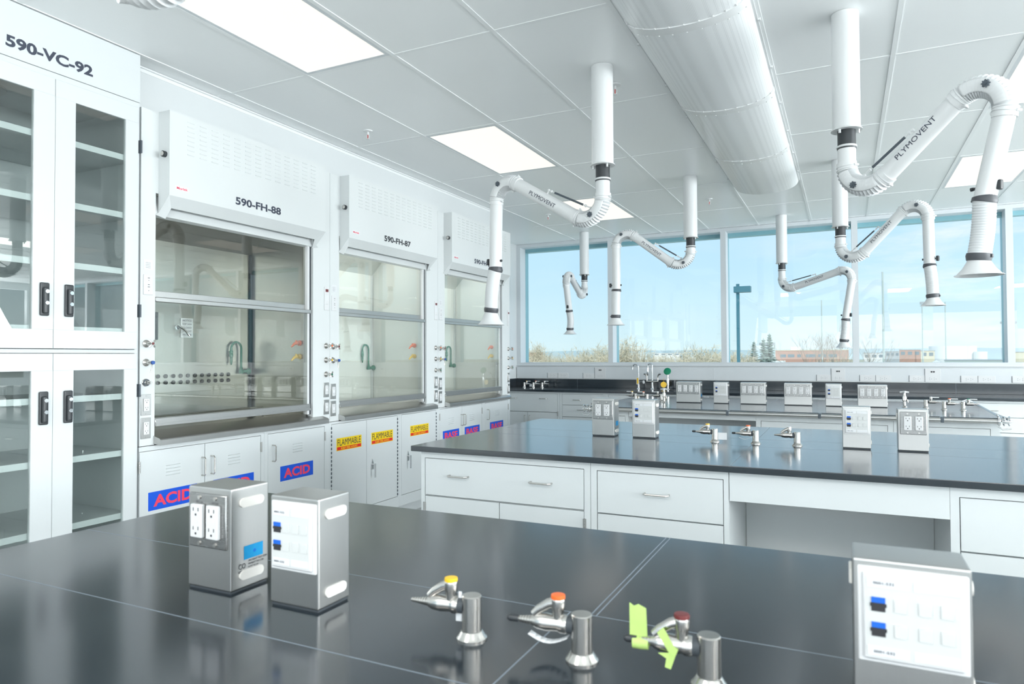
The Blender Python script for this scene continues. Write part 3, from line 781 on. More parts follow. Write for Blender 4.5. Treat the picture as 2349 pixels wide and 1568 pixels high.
pedestal('data', 'near stainless pedestal with white network plate, beside the near outlet pedestal', -.950, .938, .114, .085)
pedestal('data', 'large stainless network pedestal cut by the lower right of the photo', .005, 1.018, .134, .085, h=.178 + .004, leftplug=True)
pedestal('power', 'two-outlet stainless pedestal on the left half of the middle bench', -1.288, 3.675, .130, .09, h=.211, sticker=True)
pedestal('data', 'network pedestal on the left half of the middle bench', -1.056, 3.675, .128, .09, h=.209)
pedestal('data', 'network pedestal on the right half of the middle bench', -.015, 3.66, .122, .085, h=.202, leftplug=True)
pedestal('power', 'two-outlet stainless pedestal on the right half of the middle bench', .218, 3.66, .124, .085, h=.196, leftplug=True)
pedestal('quad', 'leftmost four-outlet pedestal on the far bench', -1.460, 6.60, .228, .09, h=.200, sticker=True)
pedestal('data', 'left network pedestal on the far bench, between two four-outlet pedestals', -1.112, 6.60, .130, .09, h=.200)
pedestal('quad', 'second four-outlet pedestal from the left on the far bench', -.872, 6.60, .222, .09, h=.200)
pedestal('quad', 'third four-outlet pedestal from the left on the far bench', -.495, 6.60, .228, .09, h=.198)
pedestal('data', 'right network pedestal on the far bench', -.157, 6.60, .128, .09, h=.196)
pedestal('quad', 'rightmost four-outlet pedestal on the far bench', .095, 6.60, .225, .09, h=.192)

# ================================================================ GAS TAPS
def gas_tap(label, x, y, cap, rz=pi + .12, tip='bare', z=.914, tag_=None, tape=False, lever=False, far=False, group=None, s=1.0, name='gas_tap'):
    """post at origin, nozzle pointing along local +x"""
    t = thing(name, label, 'gas tap', (x, y, z), rz, group)
    MB().lathe([(.0245, 0), (.0245, .0025), (.0215, .006), (.0175, .0125), (.0160, .0135), (.0160, .067), (.0145, .0685)], n=32).build('post', 'nickel', t)
    MB().cyl((.012, 0, .050), (.022, 0, .050), .0125, n=16).build('collar', 'gasket', t)
    zz = .050
    m = MB().lathe([(.011, 0), (.0138, .004), (.0138, .012), (.0118, .016), (.0132, .034), (.0115, .048), (.0085, .055)], (.020, 0, zz), (1, 0, 0), n=20)
    m.lathe([(.009, 0), (.009, .016), (.0105, .018), (.011, .030), (.010, .033)], (.036, 0, zz + .004), (0, 0, 1), n=18)
    if not lever:
        m.sweep([(.034, 0, zz + .033), (.050, 0, zz + .028), (.066, 0, zz + .018), (.074, 0, zz + .010)], [.0085, .0078, .0070, .0062], 12)
    else:
        m.box(.034, .095, -.005, .005, zz + .034, zz + .042, bev=.002, seg=1, mi=1)
    m.build('valve_body', ['nickel', 'device'], t)
    MB().lathe([(.0105, 0), (.011, .002), (.0105, .0055), (.008, .006)], (.036, 0, zz + .037), n=18).build('index_cap', cap, t)
    prof = []; h = 0
    for k in range(7):
        r = .0078 - k * .0006
        prof += [(r, h), (r - .0014, h + .0045)]; h += .0046
    MB().lathe(prof, (.075, 0, zz), (1, 0, 0), n=14).build('hose_barb', 'nickel', t)
    if tip == 'black':
        MB().lathe([(.0055, 0), (.0058, .014), (.0035, .018)], (.098, 0, zz), (1, 0, 0), n=12).build('tip_cap', 'black', t)
    if tag_ == 'curl':
        m = MB(); pts = []
        for k in range(8):
            a = k / 7; pts.append((.022 + .060 * a, zz - .020 - .010 * sin(pi * a)))
        for k in range(7): m.quad((pts[k][0], -.012, pts[k][1]), (pts[k + 1][0], -.012, pts[k + 1][1]), (pts[k + 1][0], .006, pts[k + 1][1] + .001), (pts[k][0], .006, pts[k][1] + .001))
        mm = m.build('paper_tag', 'paper', t)
        md = mm.modifiers.new('thick', 'SOLIDIFY'); md.thickness = .0006
    elif tag_ == 'small':
        MB().box(.018, .028, -.012, .0, zz - .026, zz - .008, bev=.0005, seg=1).box(.017, .022, .0, .002, zz - .02, zz + .022).build('paper_tag', 'paper', t)
    elif tag_ == 'card':
        MB().box(-.060, -.015, -.001, .001, .012, .048, bev=.0004, seg=1).build('paper_tag', 'paper', t)
    if tape:
        m = MB().prism([(.083, zz - .003), (.108, zz - .003), (.108, zz + .050), (.102, zz + .046), (.096, zz + .049), (.085, zz + .044)], -.001, .001, 'y').lathe([(.0085, 0), (.009, .012), (.0085, .022)], (.082, 0, zz - .004), (1, 0, 0), n=10)
        o = m.build('masking_tape', 'tape', t, label='strip of lime green tape')
        m = MB().prism([(.060, zz + .026), (.068, zz + .018), (.052, zz - .008), (.044, zz - .012), (.040, zz - .002), (.046, zz + .002), (.056, zz + .020)], .0128, .0142, 'y').prism([(.052, zz - .008), (.067, zz - .010), (.056, zz - .016), (.058, zz - .028), (.050, zz - .030), (.044, zz - .012)], .0118, .0132, 'y')
        m.build('masking_tape', 'tape', t, label='crumpled lime green tape')
    return t
gas_tap('nearest-bench gas tap with yellow cap and bare barbed nozzle', -.542, .963, 'yel', tip='bare', tag_='small')
gas_tap('nearest-bench gas tap with orange cap and curled white tag', -.3555, .963, 'orange', tip='black', tag_='curl')
gas_tap('nearest-bench tap with maroon cap wrapped in lime green tape', -.172, .965, 'brown', tip='black', tape=True)
gas_tap('middle-bench gas tap with yellow cap and white card tag', -.615, 3.68, 'yel', tip='black', tag_='card', rz=pi + .05)
gas_tap('middle-bench gas tap with orange cap and curled tag', -.413, 3.68, 'orange', tip='black', tag_='curl', rz=pi + .05)
gas_tap('middle-bench gas tap with plain cap and bare nozzle', -.218, 3.68, 'nickel', tip='bare', rz=pi + .05)
for (x, y, cp, lb) in ((-1.90, 6.75, 'yel', 'far-bench left tap with yellow index and hanging tag'), (-1.77, 6.70, 'orange', 'far-bench left tap with orange index'), (-1.64, 6.75, 'nickel', 'far-bench left tap with plain index'),):
    gas_tap(lb, x, y, cp, rz=pi, lever=True, tag_='small' if cp == 'yel' else None)
for (x, y, cp, lb) in ((.610, 6.72, 'nickel', 'far-bench right tap with plain index and white lever'), (.722, 6.55, 'orange', 'far-bench right tap with orange index and white lever'), (.852, 6.55, 'greenl', 'far-bench right tap with green index by the rail')):
    gas_tap(lb, x, y, cp, rz=0, lever=True)
for (x, y, cp, lb, tg) in ((-4.06, 8.74, 'yel', 'left one of three small taps at the window wall corner', None), (-3.93, 8.76, 'orange', 'middle one of three small taps at the window wall corner', 'card'), (-3.81, 8.79, 'nickel', 'right one of three small taps at the window wall corner', None)):
    gas_tap(lb, x, y, cp, rz=0, lever=True, z=.925, tag_=tg)
def water_valve(label, x, y, z=.914):
    t = thing('water_valve', label, 'water tap', (x, y, z))
    MB().lathe([(.024, 0), (.022, .006), (.012, .012), (.012, .05), (.018, .055), (.018, .085), (.010, .10), (.010, .12)], n=18).build('valve_body', 'nickel', t)
    m = MB()
    for k in range(4):
        a = k * pi / 2; m.sweep([(0, 0, .130), (.034 * cos(a), .034 * sin(a), .125)], [.008, .007], 8)
    m.lathe([(.010, .118), (.018, .126), (.012, .137)], n=14)
    m.build('cross_handle', 'device', t)
    MB().sweep([(0, 0, .07), (.02, -.012, .06), (.025, -.015, .04)], [.009, .007, .005], 8).build('spout', 'nickel', t)
water_valve('chrome water valve left of the leftmost four-outlet pedestal', -1.565, 6.55)
water_valve('chrome water valve behind the right outlet pedestal of the middle bench', .455, 6.75)

# ================================================================ FAR BENCH RAIL
rl = thing('perimeter_rail', 'polished steel rail running round the far bench', 'rail', (0, 0, 0))
RX0, RX1, RYF, RYB, RZr = -2.06, 1.05, 5.755, 7.56, .896
m = MB().cyl((RX0, RYF, RZr), (.95, RYF, RZr), .0165, n=16); m.build('front_tube', 'steel', rl)
MB().cyl((.985, RYF + .02, RZr + .012), (.985 + .085, RYB, RZr + .012), .0125, n=14).build('side_tube', 'steel', rl)
for x in (-.86, -.18, .62):
    MB().box(x - .011, x + .011, RYF - .019, RYF + .062, RZr - .019, RZr + .019, bev=.004).build('rail_bracket', 'knob', rl)
def clamp(x, y, f):
    m = MB()
    m.lathe([(.030, -.008), (.032, 0), (.030, .008)], (x, y, RZr), (1, 0, 0), n=20)
    for dx in (.03, .06):
        pts = [(x + f * dx, y + .032 * cos(a), RZr + .004 + .030 * sin(a)) for a in [k * pi / 6 for k in range(-3, 7)]]
        m.sweep(pts, .0045, 8)
    m.sweep([(x - f * .01, y, RZr - .03), (x + f * .02, y - .01, RZr - .055), (x + f * .07, y - .01, RZr - .048)], .005, 8)
    m.sweep([(x + f * .0, y, RZr + .03), (x - f * .012, y - .01, RZr + .05)], .006, 8)
    m.sweep([(x + f * .02, y, RZr), (x + f * .05, y - .005, RZr), (x + f * .075, y + .01, RZr)], [.018, .014, .008], 10)
    m.build('corner_clamp', 'chrome', rl)
clamp(.955, RYF, 1); clamp(-2.03, RYF, -1)
m = MB(); m.lathe([(.025, -.008), (.027, 0), (.025, .008)], (1.07, RYB, RZr), (0, 1, 0), n=16); m.sweep([(1.07, RYB, RZr + .02), (1.02, RYB, RZr + .05), (.97, RYB - .02, RZr + .03)], .006, 8); m.build('corner_clamp', 'chrome', rl)

# ================================================================ SINK FITTINGS
def gooseneck(label, x, y, z, H_, R_, wings, rz, nozzle):
    t = thing('sink_faucet', label, 'faucet', (x, y, z), rz)
    arc = [(-R_ + R_ * cos(a), 0, H_ - R_ + R_ * sin(a)) for a in [k * pi / 10 for k in range(11)]]
    m = MB().lathe([(.026, 0), (.024, .008), (.014, .015), (.013, .09)], n=20)
    m.sweep([(0, 0, .05), (0, 0, H_ - R_)] + arc + [(-2 * R_, 0, H_ - R_ - .02)], .0095, 12)
    m.build('gooseneck', 'chrome', t)
    m = MB()
    if nozzle: m.lathe([(.010, 0), (.015, .02), (.012, .04), (.016, .06), (.014, .085), (.006, .12)], (-2 * R_, 0, H_ - R_ - .01), (0, 0, -1), n=14)
    else: m.lathe([(.011, 0), (.011, .02)], (-2 * R_, 0, H_ - R_ - .01), (0, 0, -1), n=14)
    m.build('nozzle', 'chrome', t)
    if wings:
        m = MB().cyl((-.078, 0, .100), (.078, 0, .100), .014, n=14)
        m.build('bridge', 'nickel', t)
        for f in (-1, 1):
            m = MB().cyl((f * .072, 0, .10), (f * .072, 0, .15), .009, n=12)
            m.sweep([(f * .072, 0, .15), (f * .075, 0, .18), (f * .095, 0, .20), (f * .113, 0, .197)], [.009, .010, .013, .010], 8)
            m.build('wing_handle', 'nickel', t)
    return t
g = gooseneck('slim gooseneck faucet with yellow tag and white knob', -2.455, 8.86, .925, .325, .040, False, 0, False)
MB().box(-.020, .014, -.030, -.024, .06, .155, bev=.002, seg=1, mi=0).box(-.012, .008, -.0315, -.030, .07, .145, mi=1).build('hang_tag', ['paper', 'yel'], g)
MB().cyl((0, 0, .09), (.06, 0, .09), .006, n=8, mi=1).lathe([(.010, 0), (.022, .006), (.022, .022), (.008, .028)], (.055, 0, .09), (1, 0, 0), n=8).build('knob', ['device', 'nickel'], g)
gooseneck('tall double-handled gooseneck faucet between slim faucet and eyewash', -2.27, 8.86, .925, .335, .030, True, 0, True)
ey = thing('eyewash_unit', 'eyewash hose with green spray head and yellow tag', 'eyewash', (-2.065, 8.85, .925))
MB().lathe([(.030, 0), (.028, .006), (.012, .012), (.012, .05), (.018, .055), (.018, .13), (.010, .15), (.010, .19)], n=18).build('stem', 'chrome', ey)
MB().lathe([(.018, -.012), (.046, .0), (.048, .008), (.040, .014), (.01, .016)], (.0, -.012, .232), (0, -.93, .35), n=24).build('spray_head', 'greenl', ey)
MB().cyl((-.050, -.02, .15), (-.05, -.02, .10), .0012, n=6).lathe([(.0, -.003), (.038, -.002), (.038, .002), (.0, .003)], (-.05, -.02, .062), (.35, -.93, .1), n=20).build('hang_tag', 'yel', ey)

# ================================================================ CEILING THINGS
LG = 'recessed ceiling light panels'
def ceiling_light(x0, y0, label):
    t = thing('ceiling_light', label, 'ceiling light', (x0, y0, ZC), 0, None)
    w, l = .5846, 1.194
    m = MB()
    for (a, b_, c, d) in ((0, w, 0, .022), (0, w, l - .022, l), (0, .022, .022, l - .022), (w - .022, w, .022, l - .022)): m.box(a, b_, c, d, -.0035, 0)
    m.build('frame', 'frame', t)
    MB().box(.022, w - .022, .022, l - .022, -.0022, 0).build('diffuser', 'diff', t)
gx = lambda i: -2.79 + .6096 * i + .0125
gy = lambda j: 3.03 + 1.2192 * j + .0125
ceiling_light(gx(0), gy(-1), 'nearest ceiling light panel, cut off by the top of the photo')
ceiling_light(gx(0), gy(1), 'ceiling light panel above the first hanging arm, in front of hood 590-FH-87')
ceiling_light(gx(0), gy(3), 'small-looking far ceiling light panel behind the central arm elbow')
ceiling_light(gx(6), gy(3), 'ceiling light panel at the right behind the large arm')
ceiling_light(gx(6), gy(1), 'ceiling light panel cut by the right edge of the photo')
for i, j in ((2, -4), (6, -4), (10, -4), (14, -4), (10, -1), (14, -1), (10, 2), (14, 2)):  # unseen panels added where the fill lamps hang
    t = thing('ceiling_light', 'added ceiling light panel outside the photographed view', 'ceiling light', (gx(i), gy(j), ZC), 0, 'added ceiling lights outside the view')
    MB().box(.022, .5626, .022, 1.172, -.0022, 0).build('diffuser', 'diff', t)
    m = MB(); w, l = .5846, 1.194
    for (a, b_, c, d) in ((0, w, 0, .022), (0, w, l - .022, l), (0, .022, .022, l - .022), (w - .022, w, .022, l - .022)): m.box(a, b_, c, d, -.0035, 0)
    m.build('frame', 'frame', t)
def sprinkler(x, y, label):
    t = thing('sprinkler_head', label, 'sprinkler', (x, y, ZC), 0, None)
    MB().lathe([(.036, 0), (.034, -.006), (.020, -.009), (.012, -.010)], n=20).build('escutcheon', 'arm', t)
    m = MB().cyl((0, 0, -.01), (0, 0, -.03), .008, n=10)
    for f in (-1, 1): m.sweep([(f * .006, 0, -.026), (f * .013, 0, -.038), (f * .010, 0, -.052), (0, 0, -.060)], .0028, 6)
    m.lathe([(.014, -.062), (.014, -.060)], n=12)
    m.build('deflector', 'arm', t)
    MB().cyl((0, 0, -.03), (0, 0, -.057), .0025, n=8).build('bulb', 'red', t)
sprinkler(-3.087, 3.975, 'white sprinkler head above hood 590-FH-88')
sprinkler(-1.227, 3.961, 'sprinkler head beside the tall central ceiling pipe')
sprinkler(-1.255, 7.317, 'small far sprinkler head left of the duct end')
sprinkler(-3.07, 7.28, 'far sprinkler head below the hanging arm, near the left window')

# perforated air duct
dt = thing('air_duct', 'large white half-round perforated duct with bands on the ceiling', 'air duct', (-.650, 0, ZC))
def sp75(a): return max(0.0, sin(a)) ** .75
def half(m, y0, y1, w, d, n=26, mi=None):
    vs = []; fs = []
    for y in (y0, y1):
        for k in range(n + 1):
            a = pi * k / n; vs.append((-w * cos(a), y, -d * sp75(a)))
    for k in range(n): fs.append((k, k + 1, k + n + 2, k + n + 1))
    m.add(vs, fs, mi)
    return vs
ds = MT['duct']
tn = ds.node_tree
vor = tn.nodes.new('ShaderNodeTexVoronoi'); vor.inputs['Scale'].default_value = 160; vor.inputs['Randomness'].default_value = 0.0
tcd = tn.nodes.new('ShaderNodeTexCoord'); tn.links.new(tcd.outputs['Object'], vor.inputs['Vector'])
rp = tn.nodes.new('ShaderNodeValToRGB'); rp.color_ramp.elements[0].position = .22; rp.color_ramp.elements[1].position = .30
rp.color_ramp.elements[0].color = (.55, .57, .58, 1); rp.color_ramp.elements[1].color = (.84, .86, .87, 1)
tn.links.new(vor.outputs['Distance'], rp.inputs[0]); tn.links.new(rp.outputs[0], tn.nodes['Principled BSDF'].inputs['Base Color'])
segs = [-1.68, -.46, .76, 1.98, 3.20, 4.42, 5.65, 6.87]
for a, b_ in zip(segs, segs[1:]):
    m = MB(); half(m, a, b_, .282, .108)
    if b_ == 6.87:
        n = 26; vs = [(-.282 * cos(pi * k / n), b_, -.108 * sp75(pi * k / n)) for k in range(n + 1)]; m.add(vs, [tuple(range(n + 1))])
    m.build('duct_segment', 'duct', dt)
for y in segs[1:-1]:
    m = MB(); half(m, y - .035, y + .035, .286, .113)
    for yy in (y - .035, y + .035):
        n = 26; vs = []
        for k in range(n + 1):
            a = pi * k / n; vs.append((-.286 * cos(a), yy, -.113 * sp75(a))); vs.append((-.280 * cos(a), yy, -.106 * sp75(a)))
        m.add(vs, [(2 * k, 2 * k + 1, 2 * k + 3, 2 * k + 2) for k in range(n)])
    for k in range(3, 24, 2):
        a = pi * k / 26
        for yy in (y - .04, y + .04): m.cyl((-.284 * cos(a), yy, -.109 * sp75(a)), (-.289 * cos(a), yy, -.115 * sp75(a)), .004, n=6)
    m.build('joint_band', 'arm', dt)
m = MB()
for f in (-1, 1):
    m.box(f * .283 - .010, f * .283 + .010, -1.68, 6.87, -.012, -.0045)
    y = -1.4
    while y < 6.85:
        m.box(f * .298 - .007, f * .298 + .007, y - .01, y + .01, -.016, -.0045, bev=.001, seg=1); y += .61
m.build('mounting_flange', 'arm', dt)

# ================================================================ EXTRACTION ARMS
def fillet(A, B, Cc, R_, n=16):
    A, B, Cc = Vector(A), Vector(B), Vector(Cc)
    u = (A - B).normalized(); v = (Cc - B).normalized()
    ang = u.angle(v); T = R_ / math.tan(ang / 2)
    p, q = B + u * T, B + v * T
    bis = (u + v).normalized(); cen = B + bis * (R_ / sin(ang / 2))
    a = (p - cen); c = (q - cen); tot = a.angle(c)
    return [(cen + (a * sin((1 - k / n) * tot) + c * sin(k / n * tot)) / sin(tot)) for k in range(n + 1)], p, q, cen
def extraction_arm(label, xy, th, K1z, K2, E1, E2, rimp, text_side=-1, knobs=True):
    """local x-z plane is the plane of the arm; K2, E1 (first band), E2 (second band), rim are (r, z)"""
    t = thing('extraction_arm', label, 'extraction arm', (xy[0], xy[1], 0), th)
    rt = .040
    MB().cyl((0, 0, 2.443), (0, 0, ZC - .001), .0615, n=36).build('ceiling_pipe', 'arm', t)
    m = MB().lathe([(.069, 0), (.069, .004), (.0615, .006)], (0, 0, 2.436), n=36)
    for k in range(3):
        a = k * 2 * pi / 3 + .5; m.box(.052 * cos(a) - .004, .052 * cos(a) + .004, .052 * sin(a) - .004, .052 * sin(a) + .004, 2.418, 2.436)
    m.build('pipe_flange', 'arm', t)
    MB().cyl((0, 0, 2.365), (0, 0, 2.437), .040, n=28).build('swivel_collar', 'black', t)
    MB().lathe([(.041, 0), (.045, .003), (.045, .010), (.041, .013)], (0, 0, 2.352), n=28, mi=0).lathe([(.042, 0), (.043, .004)], (0, 0, 2.347), n=28, mi=1).build('clamp_ring', ['arm', 'black'], t)
    K0, K1, K2v, E1v, E2v, Rv = Vector((0, 0, 2.35)), Vector((0, 0, K1z)), Vector((K2[0], 0, K2[1])), Vector((E1[0], 0, E1[1])), Vector((E2[0], 0, E2[1])), Vector((rimp[0], 0, rimp[1]))
    a1, p1, q1, c1 = fillet(K0, K1, K2v, .112, 36)
    a2, p2, q2, c2 = fillet(K1, K2v, E1v, .105, 36)
    MB().cyl(p1, K0, rt, n=28).build('upper_tube', 'arm', t)
    MB().cyl(q1, p2, rt, n=28).build('arm_tube', 'arm', t)
    MB().cyl(q2, E1v, rt, n=28).build('drop_tube', 'arm', t)
    for arc, cen in ((a1, c1), (a2, c2)):
        rad = [.0475 if i % 2 == 0 else .0375 for i in range(len(arc))]
        e = MB().sweep(arc, rad, 28, up=(0, 1, 0)).build('ribbed_elbow', 'rib', t)
        # side brackets following the bend, plus end sleeves
        inner = arc[4:-4]
        for sgn in (0, pi):
            m = MB().sweep(inner, .0470, 10, a0=sgn - .62, a1=sgn + .62, up=(0, 1, 0))
            o = m.build('elbow_bracket', 'arm', t)
            md = o.modifiers.new('thick', 'SOLIDIFY'); md.thickness = .003
        for (p, s0) in ((arc[0], arc[0] - arc[3]), (arc[-1], arc[-1] - arc[-4])):
            d = s0.normalized(); m = MB().sweep([p - d * .02, p + d * .022], .0445, 28)
            m.cyl(Vector(p) + Vector((0, -.01, 0)) + d.cross(Vector((0, 1, 0))) * .044, Vector(p) + Vector((0, .01, 0)) + d.cross(Vector((0, 1, 0))) * .052, .006, n=8)
            m.cyl(Vector(p) + Vector((0, -.01, 0)) - d.cross(Vector((0, 1, 0))) * .044, Vector(p) + Vector((0, .01, 0)) - d.cross(Vector((0, 1, 0))) * .052, .006, n=8)
            m.build('elbow_sleeve', 'arm', t)
        mid = arc[len(arc) // 2]
        d = (mid - cen).normalized(); kp = cen + d * (.5 * (mid - cen).length + .058)
        for s_ in (-1, 1):
            m = MB(); star = []
            for k in range(16):
                a = 2 * pi * k / 16; r = .0165 if k % 2 == 0 else .0105; star.append((kp.x + r * cos(a), kp.z + r * sin(a)))
            m.prism(star, s_ * .048, s_ * .060, 'y'); m.cyl((kp.x, s_ * .040, kp.z), (kp.x, s_ * .064, kp.z), .007, n=10)
            m.build('star_knob', 'knob', t)
    # gas spring above arm tube
    d1 = (K2v - K1).normalized(); n1 = Vector((-d1.z, 0, d1.x))
    if n1.z < 0: n1 = -n1
    s0 = q1 - d1 * .055 + n1 * .085; s1 = q1 + (p2 - q1) * .52 + n1 * .060
    dd = (s1 - s0)
    sp = MB().cyl(s0 + dd * .18, s0 + dd * .85, .0062, n=10, mi=0).cyl(s0, s0 + dd * .18, .0035, n=8, mi=1).cyl(s0 + dd * .85, s1, .0035, n=8, mi=1)
    for p in (s0, s0 + dd * .12, s1, s0 + dd * .93): sp.lathe([(.0, -.007), (.0075, -.004), (.0075, .004), (.0, .007)], p, dd, n=8, mi=1)
    sp.cyl(s1, s1 - n1 * .026, .004, n=8, mi=1).cyl(s0, s0 - n1 * .045, .004, n=8, mi=1)
    sp.build('gas_spring', ['knob', 'arm'], t)
    # maker lettering on the tube, facing local -y or +y
    mid = q1 + (p2 - q1) * .50
    xdir = d1 if text_side < 0 else -d1
    ydir = Vector((0, 1, 0)) if text_side < 0 else Vector((0, -1, 0))
    if text_side < 0 and d1.x < 0: xdir = d1
    zdir = xdir.cross(ydir)
    T = Matrix((xdir, ydir, zdir)).transposed().to_4x4(); T.translation = mid - ydir * .0408
    L = (p2 - q1).length
    if L > .12: MB().text('PLYMOVENT', min(L * .56, .215), .024, T, bold=0).build('lettering', 'inkb', t)
    # bands, hose, cone
    dv = (E2v - E1v); de = dv.normalized()
    m = MB().sweep([E1v + Vector((0, 0, .012)), E1v - Vector((0, 0, .006)), E1v + de * .010], [.043, .047, .045], 24); m.build('rubber_band', 'rubber', t)
    rng = random.Random(int(label.__len__()))
    n = 40; path = [E1v + dv * (k / n) + Vector((.0, .0, 0)) for k in range(n + 1)]
    bow = Vector((0, .012, 0))
    path = [p + bow * sin(pi * k / n) for k, p in enumerate(path)]
    MB().sweep(path, [.0415 + (.0012 if k % 2 else -.0008) for k in range(n + 1)], 24).build('flexible_hose', 'rib', t)
    m = MB().sweep([E2v - de * .012, E2v, E2v + de * .018], [.0445, .047, .043], 24)
    m.box(E2v.x + .036, E2v.x + .052, -.006, .006, E2v.z - .010, E2v.z + .004, bev=.002); m.build('rubber_band', 'rubber', t)
    E1h = E1v + Vector((.0, 0, .035))
    m = MB().box(E1h.x + .046, E1h.x + .066, -.013, .013, E1h.z - .006, E1h.z + .034, bev=.006).cyl((E1h.x + .05, 0, E1h.z + .015), (E1h.x - .046, 0, E1h.z + .015), .006, n=10)
    m.cyl((E1h.x - .040, 0, E1h.z + .015), (E1h.x - .050, 0, E1h.z + .015), .008, n=10)
    m.build('damper_handle', 'black', t)
    h0 = E2v + de * .014; hl = max(.055, (Rv - h0).length)
    MB().lathe([(.040, 0), (.042, hl * .12), (.058, hl * .55), (.079, hl * .93), (.087, hl * .97), (.087, hl), (.077, hl * .96), (.055, hl * .55), (.036, 0)], h0, (0, 0, -1), n=40).build('suction_cone', 'arm', t)
    return t
R = radians
extraction_arm('white extraction arm at the left centre hanging in front of the farthest hood', (-1.216, 3.681), R(168), 2.061, (.770, 2.524), (.784, 1.915), (.821, 1.660), (.829, 1.563), 1)
extraction_arm('largest extraction arm at the upper right', (.021, 3.633), R(-33), 2.026, (.740, 2.618), (.590, 1.988), (.566, 1.761), (.564, 1.683), -1)
extraction_arm('white extraction arm in front of the second window', (-1.254, 6.323), R(-174), 2.081, (.686, 2.618), (.688, 1.981), (.695, 1.738), (.683, 1.654), 1)
extraction_arm('low flat extraction arm in front of the third window near the brick building', (-.650, 8.576), R(-24), 2.106, (.825, 2.323), (.726, 1.746), (.706, 1.521), (.708, 1.442), -1)
extraction_arm('small far extraction arm seen edge-on in front of the leftmost window', (-3.091, 8.559), R(-90), 2.079, (.730, 2.486), (.561, 1.926), (.538, 1.705), (.539, 1.638), 1)
extraction_arm('mid-distance extraction arm at the right, below the elbow of the largest arm', (-.020, 6.37), R(-24), 2.018, (.662, 2.657), (.671, 2.044), (.689, 1.811), (.679, 1.736), -1)
extraction_arm('extraction arm over the nearest bench, only its ribbed elbow in frame at the top left', (-1.130, .93), R(186), 2.008, (.72, 2.55), (.73, 1.95), (.75, 1.70), (.76, 1.60), 1)

# ================================================================ OUTSIDE
GZ = -6.0
from mathutils import noise as mnoise
mats_out = dict(
    ground=mat('winter_ground', (0.50, 0.45, 0.32), 0.9, var=0.3, scale=.05),
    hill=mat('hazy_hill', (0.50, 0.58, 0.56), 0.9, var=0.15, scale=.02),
    bush=mat('bare_brush', (0.66, 0.58, 0.43), 0.9, var=0.25, scale=2),
    bark=mat('bare_bark', (0.36, 0.32, 0.27), 0.9, var=0.2, scale=4),
    spruce=mat('spruce_needles', (0.24, 0.32, 0.28), 0.8, var=0.3, scale=3),
    brick=mat('orange_brick', (0.52, 0.31, 0.24), 0.9, var=0.12, scale=6),
    shed=mat('cream_siding', (0.72, 0.66, 0.50), 0.7, var=0.05),
    tank=mat('white_tank_paint', (0.86, 0.87, 0.86), 0.5, var=0.03),
    pane=mat('dark_window_band', (0.18, 0.24, 0.28), 0.3, var=0.1),
    pole=mat('teal_pole_paint', (0.04, 0.16, 0.21), 0.4, var=0.1),
    grey=mat('grey_metal', (0.45, 0.48, 0.50), 0.5, var=0.1),
    roof=mat('pale_roof', (0.55, 0.62, 0.60), 0.7, var=0.1))
MT.update({'o_' + k: v for k, v in mats_out.items()})
tag(MB().box(-900, 900, 30, 1500, GZ - 1, GZ).build('ground', 'o_ground'), 'brown winter ground far below the windows', 'ground')
def az(a_deg, D, z=GZ): a = radians(a_deg); return (D * sin(a), D * cos(a), z)
def ridge(name, label, D, h0, h1, a0, a1, mt, seed):
    m = MB(); n = 220; top = []
    for k in range(n + 1):
        a = radians(a0 + (a1 - a0) * k / n)
        hh = h0 + (h1 - h0) * (.5 + .5 * mnoise.noise(Vector((k * .045, seed, 0)))) + .35 * mnoise.noise(Vector((k * .6, seed, 3)))
        top.append((D * sin(a), D * cos(a), hh))
    vs = [p for t_ in top for p in (t_, (t_[0] * .94, t_[1] * .94, GZ), (t_[0] * 1.1, t_[1] * 1.1, GZ))]
    fs = []
    for k in range(n):
        i = 3 * k; fs += [(i, i + 3, i + 4, i + 1), (i, i + 2, i + 5, i + 3)]
    m.add(vs, fs)
    return tag(m.build(name, mt), label, 'hill')
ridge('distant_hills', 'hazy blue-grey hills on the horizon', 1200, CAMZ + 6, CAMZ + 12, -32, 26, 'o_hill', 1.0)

# brush and trees (shared meshes)
def twig_mesh(seed, H_, spread, n, mt, r0=.03):
    rg = random.Random(seed); m = MB()
    def seg(p, q, r): m.sweep([p, q], [r, r * .4], 3, caps=False)
    for k in range(n):
        a = rg.uniform(0, 2 * pi); b0 = spread * math.sqrt(rg.random()) * .62
        x, y = b0 * cos(a), b0 * sin(a)
        top = H_ * (1 - .42 * (b0 / (spread * .62)) ** 2) * rg.uniform(.72, 1.0)
        z0 = top - rg.uniform(1.6, 3.2)
        lean = Vector((rg.uniform(-.9, .9), rg.uniform(-.9, .9), 0))
        p = Vector((x, y, z0)); q = Vector((x, y, top)) + lean * .7
        seg(p, q, r0)
        for j in range(9):
            s_ = p.lerp(q, rg.uniform(.25, .95)); d = Vector((rg.uniform(-1, 1), rg.uniform(-1, 1), rg.uniform(-.1, .8))).normalized()
            seg(s_, s_ + d * rg.uniform(.35, .9), r0 * .6)
    for k in range(40):
        a = rg.uniform(0, 2 * pi); b0 = spread * .5 * rg.random()
        m.sweep([(b0 * .3 * cos(a), b0 * .3 * sin(a), 0), (b0 * cos(a), b0 * sin(a), H_ * .6)], [.06, .03], 4, caps=False)
    return m.mesh('twigs', mt)
BM = [twig_mesh(s, 8.6, 4.6, 420, 'o_bush', .030) for s in (1, 2, 3)]
